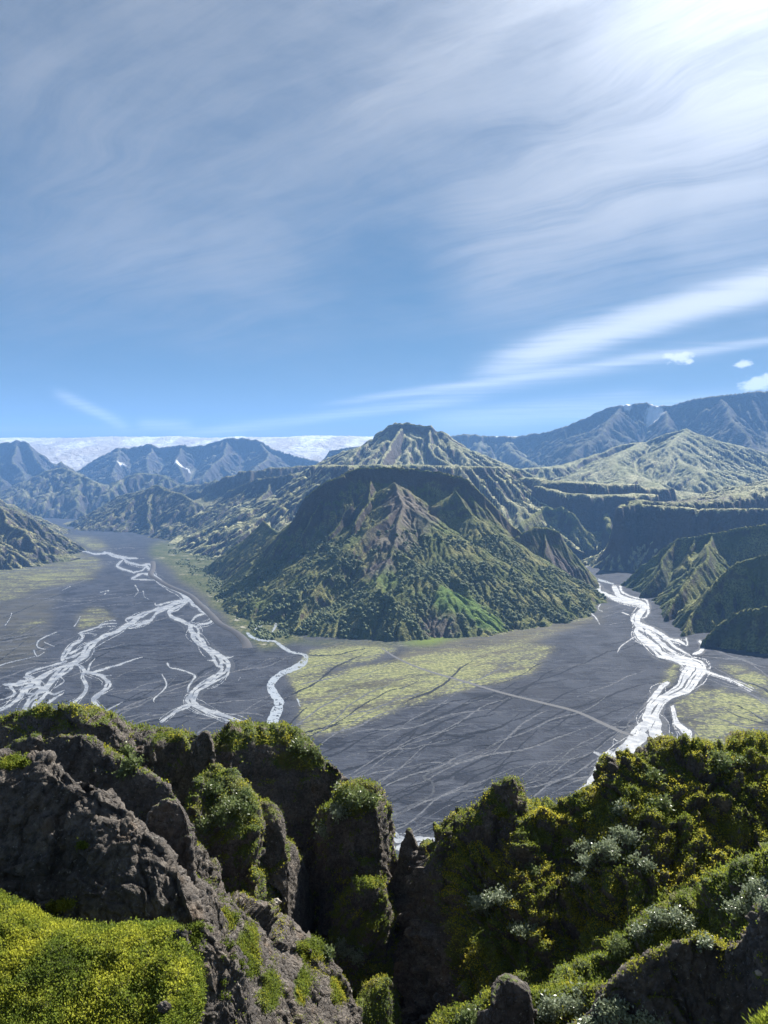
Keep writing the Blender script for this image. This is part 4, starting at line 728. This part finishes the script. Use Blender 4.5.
right = [
 [(568, 548, 2), (578, 552, 5), (586, 556, 5), (590, 559, 5), (584, 563, 6), (578, 566, 6), (582, 571, 6), (588, 575, 5)], [(568, 546, 2), (580, 546, 1.6), (592, 543, 2), (590, 538, 2), (588, 532, 1.5)],
 [(588, 584, 2), (598, 586, 3), (599, 591, 4), (606, 594, 4), (616, 598, 5), (628, 602, 5), (640, 604, 4), (646, 607, 4)], [(614, 586, 4), (616, 590, 6), (618, 595, 6), (628, 599, 5), (640, 602, 5), (645, 606, 6), (642, 612, 7), (638, 617, 7), (638, 622, 7), (640, 627, 6), (644, 632, 6)],
 [(620, 586, 2), (622, 592, 2), (634, 597, 1.5), (646, 600, 2), (648, 610, 2), (646, 616, 2), (642, 618, 2)], [(634, 614, 2), (632, 620, 2), (637, 626, 3), (636, 632, 6), (644, 638, 8), (652, 644, 9), (660, 652, 10), (670, 657, 10), (684, 661, 10), (692, 660, 6)],
 [(640, 624, 6), (650, 628, 5), (658, 632, 4), (668, 638, 4), (680, 641, 3), (684, 644, 3)], [(646, 630, 4), (652, 635, 5), (660, 642, 5), (668, 648, 5), (678, 654, 5)], [(668, 640, 3), (674, 646, 3), (684, 652, 2), (690, 655, 2)], [(686, 638, 1.5), (687, 645, 1.5), (680, 642, 2)],
 [(700, 641, 3), (703, 647, 4), (699, 652, 4), (692, 654, 3)], [(650, 645, 2.5), (640, 638, 5), (636, 630, 3)], [(635, 636, 1), (622, 645, 1.3), (617, 652, 1)],
 [(674, 656, 8), (690, 662, 14), (696, 668, 22), (690, 678, 20), (684, 688, 18), (672, 694, 12), (660, 701, 14), (652, 712, 20), (650, 722, 28), (647, 730, 38), (647, 738, 54), (646, 746, 64), (640, 756, 60)],
 [(668, 682, 4), (660, 688, 6), (654, 696, 8), (648, 703, 6)], [(690, 662, 5), (700, 667, 5), (708, 672, 3), (724, 677, 1.6), (740, 684, 1.2), (752, 690, 1)], [(650, 704, 7), (646, 716, 8), (646, 726, 9), (636, 738, 9), (620, 750, 8), (606, 762, 10)], [(672, 706, 4), (676, 722, 6), (686, 732, 10), (692, 744, 10)],
 [(612, 752, 12), (600, 770, 12), (592, 784, 14), (580, 798, 16), (570, 808, 14), (556, 813, 10), (548, 822, 14), (500, 838, 16), (460, 846, 18), (420, 842, 20), (398, 842, 22), (380, 838, 18)], [(594, 752, 1.6), (608, 760, 4), (606, 768, 5)], [(640, 664, .8), (648, 668, 1.2)][:0] or [(590, 612, 1), (596, 618, 1.2), (600, 624, .8)],
 [(543, 812, 1.6), (544, 806, 1.4), (549, 801, .8)], [(622, 612, 1.6), (627, 614, 2), (629, 615, 1)], [(600, 604, 1), (598, 609, 1), (602, 611, 1)]]
strands('riverbed', 'dark wet gravel bars along the glittering river', braid(right, 9), m_bed, .015, ws=.85, jit=1.4, seed=72)
strands('river', 'glittering silver white river winding out of the shaded canyon mouth', braid(right, 5), m_river, islands=.1, ws=.40)
strands('stream', 'narrow blue grey stream curving between gravel and yellow moss', [
 [(247, 633, 2), (252, 637, 2.5), (262, 640, 2.5), (274, 641, 2.5), (284, 648, 3), (292, 652, 2.5), (302, 654, 2), (306, 657, 4), (302, 663, 6), (292, 669, 6), (282, 673, 5), (274, 679, 6), (270, 686, 6), (274, 694, 7), (279, 702, 8), (276, 712, 9), (272, 722, 10), (270, 732, 10)],
 [(236, 605, 1.5), (243, 611, 1.5), (256, 616, 2), (262, 619, 4), (272, 617, 2)], [(259, 620, 3), (261, 624, 3), (256, 629, 2.5), (252, 632, 1)], [(297, 699, 1.6), (300, 706, 1.2)], [(588, 576, 2.4), (600, 580, 2.4), (614, 584, 2.4)], [(268, 641, 1.5), (272, 632, 1.5), (276, 622, 2.4), (270, 620, 2)]], m_clear, .05, 'stream', islands=.4)
def threads(n, seed, wlo, whi):
    rs = np.random.RandomState(seed); out = []
    while len(out) < n:
        x, y = rs.uniform(-20, 790), 545+290*rs.rand()**.8
        if y < 560 and x > 170: continue
        if 240 < x < 600 and y < 640: continue
        sgn = 1 if x > 690 else -1; m = rs.randint(12, 48); u = np.arange(m); st = 2.2+3.2*(y-540)/290
        th = (.30 if x < 300 else .42)*np.clip((y-520)/150, .35, 1)+rs.normal()*.12+.75*fbm(u/11+rs.rand()*99, u*0+seed, 0, 3, 81)*np.clip((y-520)/150, .3, 1)
        xs_ = x+np.cumsum(sgn*st*np.cos(th)); ys_ = y+np.cumsum(st*np.sin(th)); w = rs.uniform(wlo, whi)*(.5+np.sin(np.linspace(0, math.pi, m)))*np.clip((y-500)/150, .5, 1.4)
        ok = ~((ys_ < 648) & (xs_ > 225) & (xs_ < 600)) & (ys_ > 540) & (ys_ < 850)
        if ok.sum() < 6: continue
        k = int(np.argmin(ok)) if not ok.all() else m
        if k < 6: continue
        out.append([(xs_[i], ys_[i], w[i]) for i in range(k)])
    return out
m_silt, t = material('pale_silt'); bn = t.noise(t.pos, 1/5, 5, .7); finish(t, t.mix(t.rng(bn, .35, .65), (.045, .049, .058), (.10, .105, .115)), .9, spec=.05)
m_damp, t = material('damp_gravel'); bn = t.noise(t.pos, 1/5, 5, .7); finish(t, t.mix(bn, (.008, .010, .014), (.02, .023, .03)), .9, spec=.05)
tag(strands('channels', 'dry pale silt channels crossing the gravel plain', threads(230, 4, .3, 1.0), m_silt, .008, 'dry channels', ws=.5, jit=1.3), kind='structure')
tag(strands('channels', 'dark damp gravel channels crossing the gravel plain', threads(150, 8, .4, 1.3), m_damp, .004, 'dry channels', ws=.5, jit=1.5), kind='structure')
m_track, t = material('gravel_track'); finish(t, t.mix(t.noise(t.pos, 1/6, 5, .7), (.055, .057, .062), (.085, .087, .092)), .95)
strands('path', 'pale gravel track running across the plain to the near river bank', [
 [(382, 648, 1.6), (392, 655, 2), (410, 664, 2.2), (432, 672, 2.4), (460, 680, 2.6), (500, 692, 3), (540, 702, 3.2), (575, 711, 3.4), (600, 722, 4), (620, 731, 4), (632, 735, 3)]], m_track, .06, 'track', jit=.12, ws=.36)
strands('path', 'faint dry channel line of pale gravel crossing the dark plain', [
 [(380, 762, 1), (400, 750, 1), (430, 735, 1), (470, 726, 1), (520, 712, 1)][:0] or [(390, 822, 2), (410, 806, 2.4), (432, 794, 2.2), (432, 782, 2), (424, 776, 2.4), (450, 764, 1.6), (480, 752, 1.2), (500, 742, 1)],
 [(500, 790, .6), (530, 780, 1.), (545, 770, .9), (570, 756, .6)], [(470, 684, .7), (520, 676, .7), (560, 668, .7), (610, 660, .6)], [(380, 735, .6), (420, 720, .8), (470, 712, .6)]], m_bed, .05, 'track', jit=1.2)

# dark flood dike along the river, real height
def dike(pts, hh, wpx):
    P = np.array(pts, float); S = spline(P, np.linspace(0, len(P)-1, 160)); c = ground(S[:, 0], S[:, 1]); T = np.gradient(c[:, :2], axis=0); T /= np.linalg.norm(T, axis=1)[:, None]
    N = np.stack([-T[:, 1], T[:, 0]], 1); prof = [(-9, -1), (-3.2, hh), (3.2, hh), (9, -1)]; V = []
    for u, z in prof: V.append(np.column_stack([c[:, :2]+N*(u+.8*fbm(np.arange(160)/3, u, 0, 2, 70))[:, None], (np.full(160, z)+.4*noise(np.arange(160)/2, u))*np.clip(np.minimum(np.arange(160), 159-np.arange(160))/9., 0, 1)-.1]))
    n = 160; i = np.arange(n-1); Q = np.concatenate([np.stack([k*n+i, k*n+i+1, (k+1)*n+i+1, (k+1)*n+i], 1) for k in range(3)])
    Vv = np.concatenate(V); e = np.cross(Vv[n+1]-Vv[n], Vv[2*n]-Vv[n]); return Vv, (Q if e[2] > 0 else Q[:, ::-1])
m_dike, t = material('dike_rubble'); finish(t, t.mix(t.noise(t.pos, 1/2, 4, .7), (.025, .025, .028), (.06, .06, .065)), .95)
V, Q = dike([(153, 561), (153, 568), (151, 575), (158, 580), (170, 587), (182, 592), (192, 597), (200, 605), (210, 614), (220, 624), (236, 633), (244, 640), (248, 648)], 3.6, 0)
tag(mesh_obj('embankment', V, Q, m_dike), 'long dark rubble flood dike following the river bend', 'dike')
V, Q = dike([(232, 636), (238, 640), (246, 643), (252, 652)], 1.5, 0)

# ================================================================ birch scrub: a low wood of uncountable bushes
def scatter_scrub():
    rs = np.random.RandomState(5); dg = mid.data; n = len(dg.vertices); co = np.empty(n*3, np.float32); dg.vertices.foreach_get('co', co); co = co.reshape(-1, 3)
    w = np.empty(n, np.float32); dg.attributes['wood'].data.foreach_get('value', w)
    fr = co[:, 1] < 1720; p = w*fr*(co[:, 2] > 1); p /= p.sum(); k = rs.choice(n, 8000, p=p)
    c = co[k]+np.column_stack([rs.uniform(-1.5, 1.5, (len(k), 2)), np.zeros(len(k))])
    k2 = 3500; PXs, PYs = rs.uniform(150, 300, k2*3), rs.uniform(545, 642, k2*3); ok = inpoly(PXs, PYs, [(155, 546), (232, 532), (262, 545), (300, 560), (290, 640), (262, 640), (222, 606), (190, 575)]) & (noise(PXs/14, PYs/7) > -.05)
    c = np.concatenate([c, ground(PXs[ok], PYs[ok])])
    phi = (1+5**.5)/2; I = np.array([(-1, phi, 0), (1, phi, 0), (-1, -phi, 0), (1, -phi, 0), (0, -1, phi), (0, 1, phi), (0, -1, -phi), (0, 1, -phi), (phi, 0, -1), (phi, 0, 1), (-phi, 0, -1), (-phi, 0, 1)])/1.9
    T = np.array([(0,11,5),(0,5,1),(0,1,7),(0,7,10),(0,10,11),(1,5,9),(5,11,4),(11,10,2),(10,7,6),(7,1,8),(3,9,4),(3,4,2),(3,2,6),(3,6,8),(3,8,9),(4,9,5),(2,4,11),(6,2,10),(8,6,7),(9,8,1)])
    r = 1.0+3.2*rs.rand(len(c))**1.8; V = c[:, None, :]+I[None]*r[:, None, None]*rs.uniform(.6, 1.3, (len(c), 12, 1))*np.array([1, 1, .9]); V[:, :, 2] += r[:, None]*.3
    Q = T[None]+12*np.arange(len(c))[:, None, None]; tone = np.repeat(rs.rand(len(c)), 12)
    m, t = material('birch_leaves'); finish(t, t.mix(t.attr('tone'), (.05, .07, .028), (.12, .145, .06)), .9)
    tag(mesh_obj('scrub_woods', V.reshape(-1, 3), Q.reshape(-1, 3), m, dict(tone=tone), smooth=False, corner=3), 'low dark birch scrub covering the foot of the middle mountain and the flat beside it', 'scrub', 'stuff')
scatter_scrub()

# ================================================================ air, sky, sun, camera
m_h = bpy.data.materials.new('air'); m_h.use_nodes = True; t = NT(m_h.node_tree); o = t.n('ShaderNodeOutputMaterial')
vol = t.n('ShaderNodeVolumePrincipled', {'Color': (.24, .50, 1.0), 'Density': HAZE, 'Anisotropy': 0.0}); t.t.links.new(vol.outputs[0], o.inputs['Volume'])
x0, x1, y0, y1, z0, z1 = -14500, 14500, -2200, 19500, -8, 1750
V = [(x, y, z) for z in (z0, z1) for (x, y) in ((x0, y0), (x1, y0), (x1, y1), (x0, y1))]
tag(mesh_obj('haze', V, [(3, 2, 1, 0), (4, 5, 6, 7), (0, 1, 5, 4), (1, 2, 6, 5), (2, 3, 7, 6), (3, 0, 4, 7)], m_h, smooth=False), 'thin blue air that softens the far mountains', 'haze', 'stuff')

sc = bpy.context.scene
world = bpy.data.worlds.new('World'); sc.world = world; world.use_nodes = True; t = NT(world.node_tree)
out = t.n('ShaderNodeOutputWorld'); bg = t.n('ShaderNodeBackground')
sky = t.n('ShaderNodeTexSky', sky_type='NISHITA', sun_disc=False, sun_elevation=SUN_EL, sun_rotation=SUN_AZ, altitude=400, air_density=1.0, dust_density=.2, ozone_density=1.5)
gen = t.n('ShaderNodeTexCoord').outputs['Generated']; d = t.v('NORMALIZE', gen)
sep = t.n('ShaderNodeSeparateXYZ', {0: d}); dz = sep.outputs[2]
dirs = lambda px, py: Vector(((px-W/2)/F, math.cos(PITCH)+(py-H/2)/F*math.sin(PITCH), math.sin(PITCH)-(py-H/2)/F*math.cos(PITCH))).normalized()
zc = t.m('MAXIMUM', dz, .03); plane = t.v('SCALE', d, t.m('DIVIDE', 1.0, t.m('ADD', zc, .06)))
def rot(vec, deg, sx, sy): return t.n('ShaderNodeMapping', {'Vector': t.n('ShaderNodeMapping', {'Vector': vec, 'Rotation': (0, 0, math.radians(deg))}).outputs[0], 'Scale': (sx, sy, 1)}).outputs[0]
warp = t.v('ADD', plane, t.v('SCALE', t.v('SUBTRACT', t.noise(plane, 1.1, 3, .5, out=1), (.5, .5, .5)), .5))
fib = t.noise(rot(warp, 40, .6, 4.2), 1.0, 12, .68, .1); fib2 = t.noise(rot(warp, 12, .6, 6.), 1.4, 12, .68, .1); big = t.noise(warp, .9, 4, .55)
mott = t.noise(warp, 5.0, 10, .70)
cover = t.n('ShaderNodeMath', operation='ADD')  # running sum starts at zero
total = None
def streak(px1, py1, px2, py2, w, amp, tex=None, ends=.35, soft_one=False):
    """a band of high cloud along the great circle between two directions; w is its angular half width"""
    global total
    a, b = dirs(px1, py1), dirs(px2, py2); n = a.cross(b).normalized(); mid_ = (a+b).normalized(); al = n.cross(mid_); half = math.acos(max(-1, min(1, a.dot(b))))/2
    dd = t.v('ADD', d, t.v('SCALE', t.v('SUBTRACT', t.noise(d, 7, 3, .5, out=1), (.5, .5, .5)), w*1.1))
    u = t.m('DIVIDE', t.v('DOT_PRODUCT', dd, tuple(n), out=1), w); g = t.m('EXPONENT', t.m('MULTIPLY', t.m('MULTIPLY', u, u), -1.0))
    s = t.m('ABSOLUTE', t.v('DOT_PRODUCT', dd, tuple(al), out=1)); win = t.rng(s, math.sin(half)*(1-ends), math.sin(half)*(1+ends), 1, 0)
    front = t.m('GREATER_THAN', t.v('DOT_PRODUCT', d, tuple(mid_), out=1), 0.0)
    v = t.m('MULTIPLY', t.m('MULTIPLY', g, win), t.m('MULTIPLY', front, amp))
    if tex is not None: v = t.m('MULTIPLY', v, tex)
    total = v if total is None else t.m('ADD', total, v)
fine3 = t.rng(t.noise(rot(warp, 38, 1.0, 13.), 1.0, 8, .7, .1), .3, .7, .45, 1.35); fib = t.m('ADD', fib, t.m('MULTIPLY', t.m('SUBTRACT', fine3, .9), .10)); f1 = t.rng(fib, .28, .72, .25, 1.15); f2 = t.rng(fib2, .30, .68, .35, 1.2)
streak(470, 260, 900, -60, .085, 1.1, f1); streak(640, 110, 900, -80, .20, .55, f1); streak(500, 300, 820, 90, .05, .25, f1)      # broad bright band to the sun
streak(340, 120, 600, -40, .022, .7, f1); streak(200, 230, 520, 10, .10, .18, f1)
high = total; total = None
streak(500, 366, 860, 252, .015, 3.2, f2, .3); streak(540, 353, 860, 254, .006, 1.6, None, .2); streak(640, 326, 860, 262, .010, .9, None, .3); streak(560, 335, 800, 280, .012, .8, f2)   # long bright streak low on the right
streak(360, 400, 790, 338,   .0045, 1.3, f2, .3); streak(430, 395, 700, 350, .010, .7, f2); streak(200, 432, 460, 400, .006, .9, f2); streak(430, 418, 640, 395, .008, .6, f2)
streak(440, 425, 780, 395, .010, .9, f2); streak(60, 395, 125, 425, .006, .9, f2); streak(140, 423, 190, 425, .006, .7, f2); streak(-60, 428, 330, 432, .006, .2, f2)
lowc = total; total = high; streak(0, 80, 160, 190, .05, .25, f1); streak(60, 240, 330, 300, .05, .28, f1); streak(0, 310, 240, 345, .02, .16, f1); streak(200, 260, 300, 290, .04, .2, mott)
veil = t.m('MULTIPLY', t.m('MULTIPLY', t.rng(big, .34, .66), t.rng(fib, .3, .7, .25, 1)), t.rng(dz, .08, .3, .0, .46))
puff = t.m('MULTIPLY', t.rng(mott, .3, .7, .5, 1.1), t.rng(dz, .12, .5, .05, .30))
total = t.m('ADD', total, t.m('ADD', veil, puff))
# small fair weather puffs near the range
cu = t.noise(t.v('MULTIPLY', d, (1, 1, 1.8)), 60, 5, .6); cum = None
for (px, py, r, s) in ((681, 357, .017, 1), (670, 356, .010, 1), (740, 364, .012, 1), (757, 383, .020, 1), (770, 380, .018, 1), (790, 385, .02, 1), (690, 361, .007, 1)):
    c = dirs(px, py); df = t.v('SUBTRACT', d, tuple(c)); df = t.v('MULTIPLY', df, (1, 1, 2.0)); L = t.v('LENGTH', df, out=1)
    q = t.rng(t.m('ADD', t.m('DIVIDE', L, r), t.m('MULTIPLY', t.m('SUBTRACT', cu, .5), 2.6)), 1.0, .35)
    cum = q if cum is None else t.m('MAXIMUM', cum, q)
cos_s = t.v('DOT_PRODUCT', d, tuple(float(x) for x in sd), out=1); glow = t.m('POWER', t.m('MAXIMUM', cos_s, 0.0), 22.0); glow2 = t.m('POWER', t.m('MAXIMUM', cos_s, 0.0), 4.0)
cb = t.m('ADD', t.m('ADD', 1.7, t.m('MULTIPLY', glow2, 1.0)), t.m('MULTIPLY', glow, 6.0))
cc = t.v('SCALE', t.n('ShaderNodeCombineXYZ', {0: .93, 1: .98, 2: 1.06}), cb)
hs = t.n('ShaderNodeHueSaturation', {'Hue': .492, 'Saturation': SKYSAT, 'Value': SKYVAL, 'Color': sky})
dens = t.m('SUBTRACT', 1.0, t.m('EXPONENT', t.m('MULTIPLY', total, -1.25)))
low = t.mix(dens, t.v('SCALE', hs, t.rng(dz, .0, .35, .80, 1.0)), cc); low = t.mix(t.m('SUBTRACT', 1.0, t.m('EXPONENT', t.m('MULTIPLY', lowc, -.75))), low, (3.6, 3.75, 3.9)); low = t.mix(t.m('MULTIPLY', cum, .8), low, (4.8, 4.95, 5.1))
t.put(bg.inputs[0], low); bg.inputs[1].default_value = .085; t.put(out.inputs[0], bg)

sun = bpy.data.lights.new('sun', 'SUN'); sun.energy = 5.0; sun.angle = math.radians(.5); sun.color = (1, .95, .87)
so = bpy.data.objects.new('sun', sun); C.objects.link(so); so.rotation_euler = Vector(-sd).to_track_quat('-Z', 'Y').to_euler()
cam = bpy.data.cameras.new('camera'); cam.sensor_fit = 'VERTICAL'; cam.sensor_height = 24; cam.lens = 24*F/H; cam.clip_start = .1; cam.clip_end = 60000
co = bpy.data.objects.new('camera', cam); C.objects.link(co); co.location = (0, 0, EYE); co.rotation_euler = (math.pi/2+PITCH, 0, 0); sc.camera = co
sc.view_settings.view_transform = 'Standard'; sc.view_settings.look = 'None'; sc.view_settings.gamma = 1; sc.view_settings.use_curve_mapping = False; sc.view_settings.exposure = EXPO
sc.render.engine = 'CYCLES'; sc.cycles.use_denoising = True; sc.cycles.max_bounces = 5; sc.cycles.diffuse_bounces = 2; sc.cycles.volume_bounces = 1; sc.cycles.transmission_bounces = 3; sc.cycles.sample_clamp_indirect = 6
